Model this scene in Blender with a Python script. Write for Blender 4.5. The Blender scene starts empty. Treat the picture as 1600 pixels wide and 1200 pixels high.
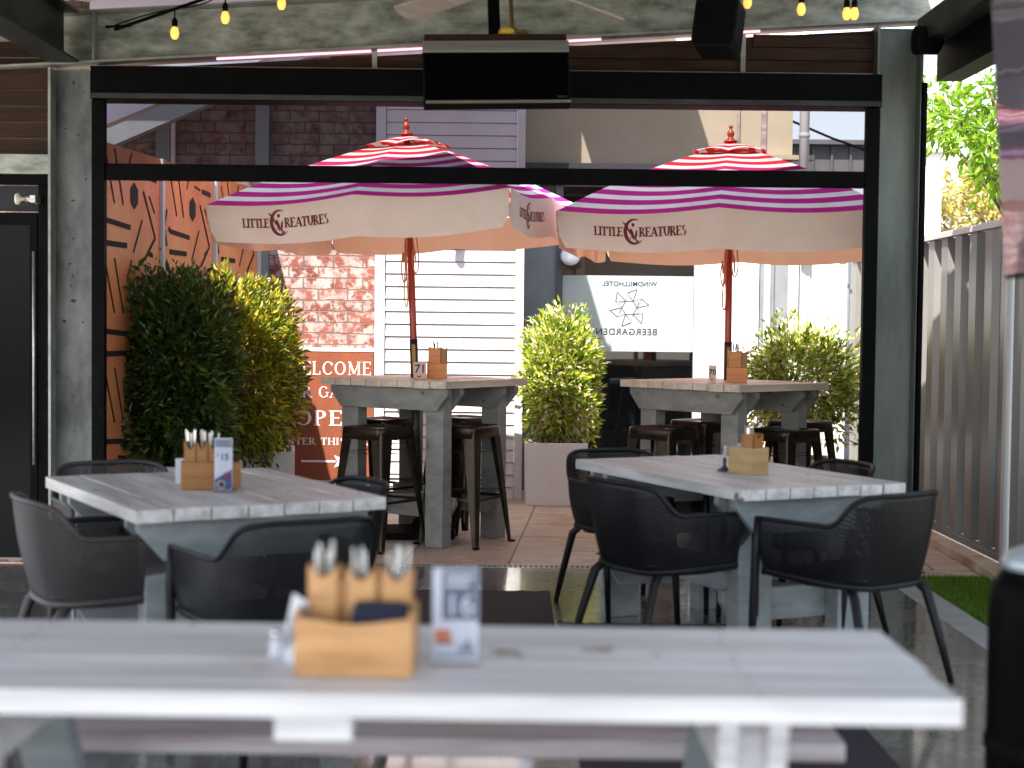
import bpy, bmesh, math, random
from mathutils import Vector, Matrix
random.seed(7)
R = math.radians
sc = bpy.context.scene
COL = sc.collection
# ------------------------------------------------------------------ camera numbers
F, PITCH, ROLL, HC = 2345.0, R(2.26), R(0.63), 1.405

def ray(px, py):
    dx, dy = px - 800, py - 600
    c, s = math.cos(ROLL), math.sin(ROLL)
    u = dx * c + dy * s
    v = -dx * s + dy * c
    x, zc, yc = u / F, 1.0, -v / F
    return Vector((x, zc * math.cos(PITCH) + yc * math.sin(PITCH), -zc * math.sin(PITCH) + yc * math.cos(PITCH)))

def at(px, py, Y):
    r = ray(px, py)
    k = Y / r.y
    return Vector((r.x * k, Y, HC + r.z * k))

# ------------------------------------------------------------------ materials
def newmat(name):
    m = bpy.data.materials.new(name)
    m.use_nodes = True
    nt = m.node_tree
    b = nt.nodes['Principled BSDF']
    return m, nt, b

def N(nt, t, **kw):
    n = nt.nodes.new(t)
    for k, v in kw.items():
        setattr(n, k, v)
    return n

def pm(name, c1, c2=None, scale=(8, 8, 8), rough=.6, rough2=None, metal=0, bump=0, detail=5, lo=.35, hi=.65, coat=0, spots=None, bscale=None, spec=.5):
    m, nt, b = newmat(name)
    L = nt.links
    b.inputs['Roughness'].default_value = rough
    b.inputs['Metallic'].default_value = metal
    b.inputs['Specular IOR Level'].default_value = spec
    if coat:
        b.inputs['Coat Weight'].default_value = coat
        b.inputs['Coat Roughness'].default_value = .1
    b.inputs['Base Color'].default_value = (*c1, 1)
    if c2 is None and not bump:
        return m
    tc = N(nt, 'ShaderNodeTexCoord'); mp = N(nt, 'ShaderNodeMapping')
    mp.inputs['Scale'].default_value = scale if not isinstance(scale, (int, float)) else (scale,) * 3
    L.new(tc.outputs['Object'], mp.inputs['Vector'])
    no = N(nt, 'ShaderNodeTexNoise'); no.inputs['Scale'].default_value = 1; no.inputs['Detail'].default_value = detail
    no.inputs['Roughness'].default_value = .6
    L.new(mp.outputs[0], no.inputs['Vector'])
    if c2 is not None:
        cr = N(nt, 'ShaderNodeValToRGB')
        cr.color_ramp.elements[0].position = lo; cr.color_ramp.elements[1].position = hi
        cr.color_ramp.elements[0].color = (*c1, 1); cr.color_ramp.elements[1].color = (*c2, 1)
        L.new(no.outputs[0], cr.inputs[0])
        out = cr.outputs[0]
        if spots:
            vo = N(nt, 'ShaderNodeTexNoise'); vo.inputs['Scale'].default_value = spots[0]; vo.inputs['Detail'].default_value = 2
            L.new(tc.outputs['Object'], vo.inputs['Vector'])
            r2 = N(nt, 'ShaderNodeValToRGB'); r2.color_ramp.elements[0].position = spots[1]; r2.color_ramp.elements[1].position = spots[1] + .03
            r2.color_ramp.elements[0].color = (0, 0, 0, 1); r2.color_ramp.elements[1].color = (1, 1, 1, 1)
            L.new(vo.outputs[0], r2.inputs[0])
            mx = N(nt, 'ShaderNodeMix', data_type='RGBA')
            L.new(r2.outputs[0], mx.inputs[0]); L.new(out, mx.inputs[6]); mx.inputs[7].default_value = (*spots[2], 1)
            out = mx.outputs[2]
        L.new(out, b.inputs['Base Color'])
    if rough2 is not None:
        mr = N(nt, 'ShaderNodeMapRange'); mr.inputs['From Min'].default_value = .3; mr.inputs['From Max'].default_value = .7
        mr.inputs['To Min'].default_value = rough; mr.inputs['To Max'].default_value = rough2
        L.new(no.outputs[0], mr.inputs[0]); L.new(mr.outputs[0], b.inputs['Roughness'])
    if bump:
        bp = N(nt, 'ShaderNodeBump'); bp.inputs['Strength'].default_value = bump; bp.inputs['Distance'].default_value = .01
        if bscale:
            n3 = N(nt, 'ShaderNodeTexNoise'); n3.inputs['Scale'].default_value = bscale; n3.inputs['Detail'].default_value = 4
            L.new(tc.outputs['Object'], n3.inputs['Vector']); L.new(n3.outputs[0], bp.inputs['Height'])
        else:
            L.new(no.outputs[0], bp.inputs['Height'])
        L.new(bp.outputs[0], b.inputs['Normal'])
    return m

M = {}
M['galv'] = pm('galvanised_steel', (.07, .085, .078), (.20, .225, .20), (3, 3, .9), .42, .6, .45, .05, 8, .34, .66)
M['galv_streak'] = pm('galvanised_steel_streaked', (.14, .15, .125), (.42, .44, .38), (5, 3, 13), .4, .6, .3, .06, 12, .36, .66)
M['galv_pit'] = pm('galvanised_steel_pitted', (.025, .028, .027), (.17, .18, .18), (3.4, 3.4, 1.6), .45, .6, .3, .06, 9, .36, .62, spots=(24, .69, (.008, .008, .01)))
M['steel_pale'] = pm('pale_steel_edge', (.20, .21, .19), (.34, .35, .31), 6, .5, None, .3)
M['steel_dark'] = pm('dark_grey_steel', (.02, .023, .022), (.045, .05, .045), 4, .5, None, .3, spec=.3)
M['black'] = pm('black_powdercoat', (.002, .002, .0022), (.004, .004, .0045), 5, .5, spec=.04)
M['blackmatte'] = pm('black_matte', (.002, .002, .002), (.004, .004, .004), 9, .8, spec=.1)
M['timber'] = pm('stained_cladding_timber', (.014, .006, .003), (.05, .02, .009), (2, 2, 26), .6, None, 0, .1, 6, spec=.2)
M['screen'] = pm('tv_screen', (.001, .001, .0012), None, 1, .3, spec=.05)
M['tv_glossy'] = pm('glossy_screen_glass', (.5, .45, .56), (.55, .5, .6), 1.2, .04, None, .75, .25)
M['silver'] = pm('brushed_metal', (.35, .33, .30), (.5, .48, .44), (2, 60, 60), .35, None, .8)
M['steelbright'] = pm('cutlery_steel', (.7, .7, .7), None, 1, .18, None, 1)
M['yellow'] = pm('yellow_plastic', (.55, .38, .03), None, 1, .4)
M['brass'] = pm('brass_pipe', (.2, .12, .04), None, 1, .4, None, .7)
M['fanblade'] = pm('fan_blade', (.30, .24, .20), (.44, .37, .32), (3, 20, 3), .4)
M['tabletop'] = pm('worn_grey_white_paint', (.30, .285, .28), (.62, .61, .61), (26, 2.0, 26), .34, .5, 0, .15, 9, .28, .66, spots=(9, .70, (.16, .13, .11)))
M['tabletop_x'] = pm('worn_white_paint_long_grain', (.40, .385, .395), (.72, .71, .73), (1.3, 22, 22), .36, .55, 0, .15, 9, .26, .62, spots=(7, .69, (.22, .18, .15)))
M['tablebase'] = pm('grey_painted_timber', (.165, .185, .195), (.26, .285, .295), (5, 5, 14), .5, .6, 0, .08, 7, spots=(6, .74, (.09, .08, .06)), spec=.3)
M['bar_top'] = pm('warm_grey_painted_timber', (.44, .37, .28), (.64, .56, .46), (18, 2, 18), .42, .55, 0, .1, 8)
M['bar_base'] = pm('weathered_grey_paint', (.17, .165, .155), (.26, .255, .235), (6, 6, 12), .5, .6, 0, .08, 7, spots=(7, .72, (.12, .10, .08)), spec=.3)
M['bench'] = pm('worn_bench_paint', (.24, .17, .165), (.50, .46, .48), (1.5, 20, 20), .5, None, 0, .1, 8)
M['chair'] = pm('anthracite_resin', (.005, .005, .0065), (.008, .008, .010), 30, .4, .5, spec=.22)
M['chair_brown'] = pm('taupe_resin', (.034, .028, .029), (.046, .039, .040), 30, .4, .5, spec=.35)
M['stool'] = pm('gunmetal_bronze', (.02, .014, .009), (.05, .035, .022), 6, .25, .4, .75, .02)
M['stool_top'] = pm('worn_gunmetal_seat', (.08, .065, .055), (.16, .14, .13), 9, .22, .38, .8)
M['caddy'] = pm('honey_timber', (.36, .17, .055), (.58, .32, .13), (5, 5, 34), .4, None, 0, .08, 8)
M['caddy_orange'] = pm('orange_timber', (.46, .15, .025), (.64, .24, .05), (4, 4, 30), .4)
M['caddy_pale'] = pm('pale_ply', (.30, .19, .075), (.42, .28, .12), (4, 4, 30), .5, None, 0, .05)
M['caddy_dark'] = pm('amber_timber', (.22, .085, .012), (.32, .135, .025), (4, 4, 30), .4)
M['napkin'] = pm('navy_napkin', (.008, .012, .03), None, 1, .9)
M['card'] = pm('white_card', (.62, .64, .7), None, 1, .4)
M['card_cream'] = pm('cream_card', (.68, .62, .5), None, 1, .5)
M['card_pink'] = pm('pinkish_tile_card', (.60, .42, .34), None, 1, .5)
M['ink'] = pm('dark_print', (.03, .035, .06), None, 1, .6)
M['ink_blue'] = pm('blue_print', (.04, .07, .22), None, 1, .5)
M['ink_red'] = pm('red_print', (.35, .02, .03), None, 1, .5)
M['ink_orange'] = pm('orange_print', (.6, .16, .04), None, 1, .5)
M['ink_grey'] = pm('grey_print', (.25, .27, .33), None, 1, .5)
M['ink_slate'] = pm('slate_print', (.09, .11, .17), None, 1, .5)
M['ink_brown'] = pm('brown_print', (.14, .05, .03), None, 1, .5)
M['purple'] = pm('lavender_paper', (.28, .24, .5), None, 1, .6)
M['pole'] = pm('red_stained_pole', (.26, .025, .012), (.36, .045, .02), (10, 10, 3), .3, None, 0, 0, 4)
M['polesock'] = pm('black_pole_sleeve', (.01, .01, .012), None, 1, .5)
M['rope'] = pm('orange_cord', (.55, .22, .10), None, 1, .7)
M['siding'] = pm('white_siding_paint', (.42, .41, .435), (.48, .47, .495), 3, .5, None, 0, .02)
M['trim'] = pm('pale_trim_paint', (.38, .40, .44), (.44, .46, .50), 3, .5)
M['greywall'] = pm('blue_grey_wall', (.11, .13, .15), (.14, .16, .18), 4, .6)
M['greydark'] = pm('charcoal_flashing', (.035, .04, .048), (.05, .055, .065), 4, .6)
M['beige'] = pm('beige_render', (.42, .37, .27), (.50, .44, .33), 2.2, .8, None, 0, .08, 6, bscale=60)
M['white_wall'] = pm('white_render', (.56, .555, .57), (.62, .61, .62), 2, .7)
M['planter'] = pm('white_planter', (.60, .635, .63), (.66, .69, .685), 3, .45)
M['planter_tan'] = pm('tan_planter', (.45, .36, .27), (.55, .45, .35), 3, .6)
M['soil'] = pm('dark_soil', (.02, .014, .01), (.05, .035, .025), 40, .95, None, 0, .5)
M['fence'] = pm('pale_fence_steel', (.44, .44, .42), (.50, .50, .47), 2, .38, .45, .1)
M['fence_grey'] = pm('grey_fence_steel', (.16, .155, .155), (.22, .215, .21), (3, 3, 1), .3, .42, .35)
M['fence_post'] = pm('pale_fence_post', (.42, .43, .43), None, 1, .4, None, .2)
M['kerb'] = pm('sandstone_kerb', (.40, .30, .20), (.52, .41, .30), 6, .85, None, 0, .2)
M['strip'] = pm('smooth_concrete_strip', (.27, .29, .28), (.36, .38, .37), 5, .6, None, 0, .05)
M['grass'] = pm('lawn_green', (.05, .13, .008), (.12, .22, .02), 30, .8)
M['dirt'] = pm('surrounding_ground', (.12, .11, .09), (.18, .16, .13), 2, .95)
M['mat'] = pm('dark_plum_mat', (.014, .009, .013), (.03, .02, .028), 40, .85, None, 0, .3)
M['bark'] = pm('bark', (.06, .035, .02), (.14, .09, .05), (20, 20, 4), .9, None, 0, .4)
M['letters'] = pm('cut_out_letters', (.50, .47, .50), None, 1, .6)
M['logo'] = pm('maroon_print', (.13, .012, .025), None, 1, .8)
M['etch'] = pm('plum_vinyl', (.02, .015, .03), None, 1, .5)
M['slot'] = pm('dark_cutout', (.012, .008, .008), None, 1, .9)
M['wallin'] = pm('dark_interior_wall', (.02, .02, .022), (.03, .03, .033), 3, .8)
M['darkglass'] = pm('dark_door_glass', (.0015, .0015, .002), None, 1, .15, spec=.08)
M['farwhite'] = pm('far_white_wall', (.8, .8, .8), None, 1, .8)
M['fargrey'] = pm('grey_roof_sheet', (.12, .125, .14), (.16, .165, .18), 3, .6)
M['soffit'] = pm('lavender_soffit', (.42, .42, .50), None, 1, .7)
M['roofsheet'] = pm('roof_underside', (.28, .30, .29), (.36, .38, .37), 2, .6)
M['speaker'] = pm('speaker_black', (.003, .003, .003), (.005, .005, .006), 200, .7, spec=.15)
M['heater_cap'] = pm('pale_steel_lid', (.45, .5, .56), None, 1, .3, None, .3)

def corten(name='corten_rust_lit', c0=(.50, .15, .05), c1=(.85, .34, .13)):
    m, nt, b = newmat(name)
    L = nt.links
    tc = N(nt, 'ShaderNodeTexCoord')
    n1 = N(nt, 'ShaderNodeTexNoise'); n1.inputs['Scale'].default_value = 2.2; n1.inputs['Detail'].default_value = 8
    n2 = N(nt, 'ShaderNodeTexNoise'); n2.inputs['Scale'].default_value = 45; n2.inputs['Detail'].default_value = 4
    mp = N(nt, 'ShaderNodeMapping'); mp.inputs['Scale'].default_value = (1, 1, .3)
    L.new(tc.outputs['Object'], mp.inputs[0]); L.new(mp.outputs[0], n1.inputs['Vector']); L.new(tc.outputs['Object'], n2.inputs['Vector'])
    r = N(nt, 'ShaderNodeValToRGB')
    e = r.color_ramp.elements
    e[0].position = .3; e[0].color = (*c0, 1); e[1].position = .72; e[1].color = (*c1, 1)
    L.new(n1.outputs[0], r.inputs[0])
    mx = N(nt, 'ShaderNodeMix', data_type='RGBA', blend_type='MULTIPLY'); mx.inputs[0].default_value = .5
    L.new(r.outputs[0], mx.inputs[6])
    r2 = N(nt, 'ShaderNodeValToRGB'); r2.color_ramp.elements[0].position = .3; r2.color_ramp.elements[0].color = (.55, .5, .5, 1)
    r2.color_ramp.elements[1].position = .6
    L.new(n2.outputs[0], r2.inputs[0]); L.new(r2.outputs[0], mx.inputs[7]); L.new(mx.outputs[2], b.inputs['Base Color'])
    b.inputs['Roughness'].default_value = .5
    return m
M['corten'] = corten()  # brighter copy: light bounced off the white cladding is in the colour
M['corten_sign'] = corten('corten_rust_shaded', (.12, .028, .012), (.21, .06, .025))  # darker copy for the sign: umbrella shade put into the rust colour

def brick(name='whitewashed_brick', wash=(.45, .54), dark=1.0):
    m, nt, b = newmat(name)
    L = nt.links
    tc = N(nt, 'ShaderNodeTexCoord')
    sep = N(nt, 'ShaderNodeSeparateXYZ'); cmb = N(nt, 'ShaderNodeCombineXYZ')
    L.new(tc.outputs['Object'], sep.inputs[0]); L.new(sep.outputs[0], cmb.inputs[0]); L.new(sep.outputs[2], cmb.inputs[1])
    wob = N(nt, 'ShaderNodeTexNoise'); wob.inputs['Scale'].default_value = 9; wob.inputs['Detail'].default_value = 3
    L.new(tc.outputs['Object'], wob.inputs['Vector'])
    ad = N(nt, 'ShaderNodeMix', data_type='VECTOR'); ad.inputs[0].default_value = .035
    L.new(cmb.outputs[0], ad.inputs[4]); L.new(wob.outputs['Color'], ad.inputs[5])
    br = N(nt, 'ShaderNodeTexBrick'); br.inputs['Scale'].default_value = 1
    br.inputs['Brick Width'].default_value = .23; br.inputs['Row Height'].default_value = .086
    br.inputs['Mortar Size'].default_value = .006; br.inputs['Mortar Smooth'].default_value = .3
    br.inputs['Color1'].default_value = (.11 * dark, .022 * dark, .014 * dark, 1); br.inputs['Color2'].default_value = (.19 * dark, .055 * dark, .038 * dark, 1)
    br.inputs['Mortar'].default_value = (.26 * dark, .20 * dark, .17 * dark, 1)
    L.new(ad.outputs[1], br.inputs['Vector'])
    n1 = N(nt, 'ShaderNodeTexNoise'); n1.inputs['Scale'].default_value = 9; n1.inputs['Detail'].default_value = 10; n1.inputs['Roughness'].default_value = .72
    L.new(tc.outputs['Object'], n1.inputs['Vector'])
    r = N(nt, 'ShaderNodeValToRGB'); r.color_ramp.elements[0].position = wash[0]; r.color_ramp.elements[1].position = wash[1]
    L.new(n1.outputs[0], r.inputs[0])
    n2 = N(nt, 'ShaderNodeTexNoise'); n2.inputs['Scale'].default_value = 7; n2.inputs['Detail'].default_value = 4
    L.new(tc.outputs['Object'], n2.inputs['Vector'])
    pc = N(nt, 'ShaderNodeValToRGB'); pc.color_ramp.elements[0].position = .35; pc.color_ramp.elements[1].position = .65
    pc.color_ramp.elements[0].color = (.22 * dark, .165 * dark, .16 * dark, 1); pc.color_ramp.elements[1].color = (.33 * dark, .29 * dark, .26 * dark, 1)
    L.new(n2.outputs[0], pc.inputs[0])
    mx = N(nt, 'ShaderNodeMix', data_type='RGBA')
    L.new(r.outputs[0], mx.inputs[0]); L.new(br.outputs['Color'], mx.inputs[6]); L.new(pc.outputs[0], mx.inputs[7])
    # mortar joints stay readable through the wash
    m2 = N(nt, 'ShaderNodeMix', data_type='RGBA', blend_type='MULTIPLY')
    jr = N(nt, 'ShaderNodeMath', operation='MULTIPLY'); jr.inputs[1].default_value = .85
    L.new(br.outputs['Fac'], jr.inputs[0]); L.new(jr.outputs[0], m2.inputs[0]); L.new(mx.outputs[2], m2.inputs[6]); m2.inputs[7].default_value = (.35, .22, .2, 1)
    L.new(m2.outputs[2], b.inputs['Base Color'])
    b.inputs['Roughness'].default_value = .85
    bp = N(nt, 'ShaderNodeBump'); bp.inputs['Strength'].default_value = .6; bp.inputs['Distance'].default_value = .012
    sb = N(nt, 'ShaderNodeMath', operation='SUBTRACT'); L.new(n1.outputs[0], sb.inputs[0]); L.new(br.outputs['Fac'], sb.inputs[1])
    L.new(sb.outputs[0], bp.inputs['Height']); L.new(bp.outputs[0], b.inputs['Normal'])
    return m
M['brick'] = brick()
M['brick_upper'] = brick('shaded_upper_brick', (.36, .56), .5)  # darker copy of the brick: eave and blind shade put into the colour

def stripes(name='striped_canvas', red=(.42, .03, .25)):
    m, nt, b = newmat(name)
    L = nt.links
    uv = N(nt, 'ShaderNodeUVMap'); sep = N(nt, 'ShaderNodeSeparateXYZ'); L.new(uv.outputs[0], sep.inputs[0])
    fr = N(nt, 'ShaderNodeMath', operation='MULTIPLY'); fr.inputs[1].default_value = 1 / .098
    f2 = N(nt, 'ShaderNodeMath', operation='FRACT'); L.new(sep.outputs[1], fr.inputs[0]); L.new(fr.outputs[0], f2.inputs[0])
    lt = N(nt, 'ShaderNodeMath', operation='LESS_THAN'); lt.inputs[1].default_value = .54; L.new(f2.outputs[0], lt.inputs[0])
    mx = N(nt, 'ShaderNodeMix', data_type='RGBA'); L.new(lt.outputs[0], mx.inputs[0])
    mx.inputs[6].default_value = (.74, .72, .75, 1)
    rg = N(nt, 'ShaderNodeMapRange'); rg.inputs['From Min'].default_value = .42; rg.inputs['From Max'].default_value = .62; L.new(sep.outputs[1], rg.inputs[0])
    rc = N(nt, 'ShaderNodeMix', data_type='RGBA'); L.new(rg.outputs[0], rc.inputs[0]); rc.inputs[6].default_value = (*red, 1); rc.inputs[7].default_value = (.56, .03, .05, 1); L.new(rc.outputs[2], mx.inputs[7])  # outer rings tinted magenta: bluish shade painted onto the red cloth
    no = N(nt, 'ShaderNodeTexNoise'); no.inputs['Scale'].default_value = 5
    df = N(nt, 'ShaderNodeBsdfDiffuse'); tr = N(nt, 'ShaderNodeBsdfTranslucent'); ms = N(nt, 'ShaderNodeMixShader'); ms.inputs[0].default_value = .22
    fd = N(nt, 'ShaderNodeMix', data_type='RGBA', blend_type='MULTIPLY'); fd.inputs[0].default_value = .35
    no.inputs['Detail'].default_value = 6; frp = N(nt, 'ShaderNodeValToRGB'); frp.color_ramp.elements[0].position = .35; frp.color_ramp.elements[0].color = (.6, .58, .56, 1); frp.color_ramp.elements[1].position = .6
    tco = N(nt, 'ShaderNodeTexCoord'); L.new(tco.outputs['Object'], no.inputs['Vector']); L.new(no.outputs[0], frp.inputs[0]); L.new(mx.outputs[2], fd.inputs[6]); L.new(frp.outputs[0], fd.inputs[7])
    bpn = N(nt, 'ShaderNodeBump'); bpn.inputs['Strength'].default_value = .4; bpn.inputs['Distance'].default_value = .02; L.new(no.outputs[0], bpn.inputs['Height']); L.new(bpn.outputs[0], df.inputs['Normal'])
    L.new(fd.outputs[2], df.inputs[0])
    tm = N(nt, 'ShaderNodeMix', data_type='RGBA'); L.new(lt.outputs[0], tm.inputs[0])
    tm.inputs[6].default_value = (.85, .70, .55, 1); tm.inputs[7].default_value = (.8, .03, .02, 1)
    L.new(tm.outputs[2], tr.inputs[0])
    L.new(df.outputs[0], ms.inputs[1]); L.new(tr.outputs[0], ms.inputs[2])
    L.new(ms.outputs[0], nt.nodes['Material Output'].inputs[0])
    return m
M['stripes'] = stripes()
M['stripes_red'] = stripes('striped_cap_canvas', (.55, .03, .045))  # cap cloth left red, without the canopy's painted shade tint

def canvas():
    m, nt, b = newmat('cream_canvas')
    L = nt.links
    df = N(nt, 'ShaderNodeBsdfDiffuse'); tr = N(nt, 'ShaderNodeBsdfTranslucent'); ms = N(nt, 'ShaderNodeMixShader'); ms.inputs[0].default_value = .3
    tc = N(nt, 'ShaderNodeTexCoord'); no = N(nt, 'ShaderNodeTexNoise'); no.inputs['Scale'].default_value = 3; no.inputs['Detail'].default_value = 5
    L.new(tc.outputs['Object'], no.inputs['Vector'])
    r = N(nt, 'ShaderNodeValToRGB'); r.color_ramp.elements[0].position = .35; r.color_ramp.elements[1].position = .65
    r.color_ramp.elements[0].color = (.74, .66, .60, 1); r.color_ramp.elements[1].color = (.82, .77, .73, 1)
    L.new(no.outputs[0], r.inputs[0]); L.new(r.outputs[0], df.inputs[0]); tr.inputs[0].default_value = (.75, .42, .2, 1)
    bp = N(nt, 'ShaderNodeBump'); bp.inputs['Strength'].default_value = .5; bp.inputs['Distance'].default_value = .02
    wv = N(nt, 'ShaderNodeTexNoise'); wv.inputs['Scale'].default_value = 6; wv.inputs['Detail'].default_value = 2; wv.inputs['Distortion'].default_value = 1.5
    L.new(tc.outputs['Object'], wv.inputs['Vector']); L.new(wv.outputs[0], bp.inputs['Height']); L.new(bp.outputs[0], df.inputs['Normal'])
    L.new(df.outputs[0], ms.inputs[1]); L.new(tr.outputs[0], ms.inputs[2]); L.new(ms.outputs[0], nt.nodes['Material Output'].inputs[0])
    return m
M['canvas'] = canvas()

def leafmat(name, cols, gloss=.4, trans=.35, tcol=(.25, .35, .03)):
    m, nt, b = newmat(name)
    L = nt.links
    g = N(nt, 'ShaderNodeNewGeometry')
    r = N(nt, 'ShaderNodeValToRGB'); r.color_ramp.interpolation = 'LINEAR'
    e = r.color_ramp.elements
    while len(e) < len(cols): e.new(.5)
    for i, c in enumerate(cols):
        e[i].position = i / (len(cols) - 1); e[i].color = (*c, 1)
    L.new(g.outputs['Random Per Island'], r.inputs[0]); L.new(r.outputs[0], b.inputs['Base Color'])
    b.inputs['Roughness'].default_value = gloss
    tr = N(nt, 'ShaderNodeBsdfTranslucent'); ms = N(nt, 'ShaderNodeMixShader'); ms.inputs[0].default_value = trans
    mx = N(nt, 'ShaderNodeMix', data_type='RGBA'); mx.inputs[0].default_value = .5
    L.new(r.outputs[0], mx.inputs[6]); mx.inputs[7].default_value = (*tcol, 1)
    L.new(mx.outputs[2], tr.inputs[0])
    L.new(b.outputs[0], ms.inputs[1]); L.new(tr.outputs[0], ms.inputs[2]); L.new(ms.outputs[0], nt.nodes['Material Output'].inputs[0])
    return m
M['leaf_dark'] = leafmat('dark_green_leaves', [(.006, .018, .005), (.018, .045, .008), (.035, .075, .012), (.10, .12, .015)], .3, .25)
M['leaf_gold'] = leafmat('golden_green_leaves', [(.012, .035, .004), (.07, .13, .010), (.24, .28, .02), (.60, .44, .05)], .35, .35, (.4, .35, .03))
M['leaf_lime'] = leafmat('lime_leaves_with_pink_tips', [(.03, .07, .008), (.16, .26, .02), (.52, .55, .05), (.80, .66, .55)], .35, .35, (.35, .45, .03))
M['leaf_tree'] = leafmat('bright_tree_leaves', [(.07, .16, .01), (.14, .28, .015), (.25, .38, .03)], .4, .5, (.4, .6, .03))
M['leaf_far'] = leafmat('yellow_autumn_leaves', [(.18, .22, .04), (.38, .34, .06), (.5, .38, .10), (.35, .28, .22)], .6, .4, (.6, .5, .1))
M['blade'] = leafmat('grass_blades', [(.04, .12, .006), (.09, .20, .01), (.16, .24, .02)], .6, .3, (.2, .4, .02))

def blindmat():
    m, nt, b = newmat('shade_mesh_blind')
    L = nt.links
    tr = N(nt, 'ShaderNodeBsdfTransparent'); tr.inputs[0].default_value = (.36, .34, .35, 1)
    df = N(nt, 'ShaderNodeBsdfDiffuse'); df.inputs[0].default_value = (.03, .03, .035, 1)
    ms = N(nt, 'ShaderNodeMixShader'); ms.inputs[0].default_value = .12
    L.new(tr.outputs[0], ms.inputs[1]); L.new(df.outputs[0], ms.inputs[2]); L.new(ms.outputs[0], nt.nodes['Material Output'].inputs[0])
    return m
M['blind'] = blindmat()

def glassmat(name, tint, ior=1.9):
    m, nt, b = newmat(name)
    L = nt.links
    tr = N(nt, 'ShaderNodeBsdfTransparent'); tr.inputs[0].default_value = (*tint, 1)
    gl = N(nt, 'ShaderNodeBsdfGlossy'); gl.inputs['Roughness'].default_value = .02
    fr = N(nt, 'ShaderNodeFresnel'); fr.inputs[0].default_value = ior
    ms = N(nt, 'ShaderNodeMixShader')
    L.new(fr.outputs[0], ms.inputs[0]); L.new(tr.outputs[0], ms.inputs[1]); L.new(gl.outputs[0], ms.inputs[2]); L.new(ms.outputs[0], nt.nodes['Material Output'].inputs[0])
    return m
M['glass'] = glassmat('window_glass', (.5, .52, .52))
M['acrylic'] = glassmat('clear_acrylic', (.93, .94, .96), 1.2)
m_, nt_, b_ = newmat('frosted_film'); b_.inputs['Base Color'].default_value = (.27, .31, .315, 1); b_.inputs['Roughness'].default_value = .5; M['frost'] = m_

def emit(name, c, s):
    m, nt, b = newmat(name)
    b.inputs['Emission Color'].default_value = (*c, 1); b.inputs['Emission Strength'].default_value = s
    b.inputs['Base Color'].default_value = (*c, 1)
    return m
M['bulb'] = emit('warm_filament_bulb', (1, .50, .10), .30)
M['pinkstrip'] = emit('pink_gap_glow', (1, .5, .62), .35)  # no lamp: glow for the bright gap below the beam

def perf(name, col, pitch=.011):
    m, nt, b = newmat(name)
    L = nt.links
    b.inputs['Base Color'].default_value = (*col, 1); b.inputs['Roughness'].default_value = .45; b.inputs['Specular IOR Level'].default_value = .25
    uv = N(nt, 'ShaderNodeUVMap'); sep = N(nt, 'ShaderNodeSeparateXYZ'); L.new(uv.outputs[0], sep.inputs[0])
    def mth(op, a, bb=None):
        n = N(nt, 'ShaderNodeMath', operation=op)
        for i, v in enumerate((a, bb)):
            if v is None: continue
            if isinstance(v, (int, float)): n.inputs[i].default_value = v
            else: L.new(v, n.inputs[i])
        return n.outputs[0]
    v = mth('DIVIDE', sep.outputs[1], pitch); row = mth('FLOOR', v); off = mth('MULTIPLY', mth('MODULO', row, 2), .5)
    u = mth('ADD', mth('DIVIDE', sep.outputs[0], pitch * 1.6), off)
    fu = mth('SUBTRACT', mth('FRACT', u), .5); fv = mth('SUBTRACT', mth('FRACT', v), .5)
    d = mth('ADD', mth('POWER', mth('ABSOLUTE', fu), 2), mth('POWER', mth('ABSOLUTE', mth('MULTIPLY', fv, 1.15)), 2))
    hole = mth('LESS_THAN', d, .085)
    # solid margin: uv z not available, margin coded by v < .02 or u outside
    lim = mth('GREATER_THAN', sep.outputs[1], .02)
    hole = mth('MULTIPLY', hole, lim)
    tr = N(nt, 'ShaderNodeBsdfTransparent'); ms = N(nt, 'ShaderNodeMixShader')
    L.new(hole, ms.inputs[0]); L.new(b.outputs[0], ms.inputs[1]); L.new(tr.outputs[0], ms.inputs[2]); L.new(ms.outputs[0], nt.nodes['Material Output'].inputs[0])
    return m
M['perf'] = perf('perforated_anthracite_resin', (.006, .006, .0075))
M['perf_brown'] = perf('perforated_taupe_resin', (.036, .030, .031))

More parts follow.
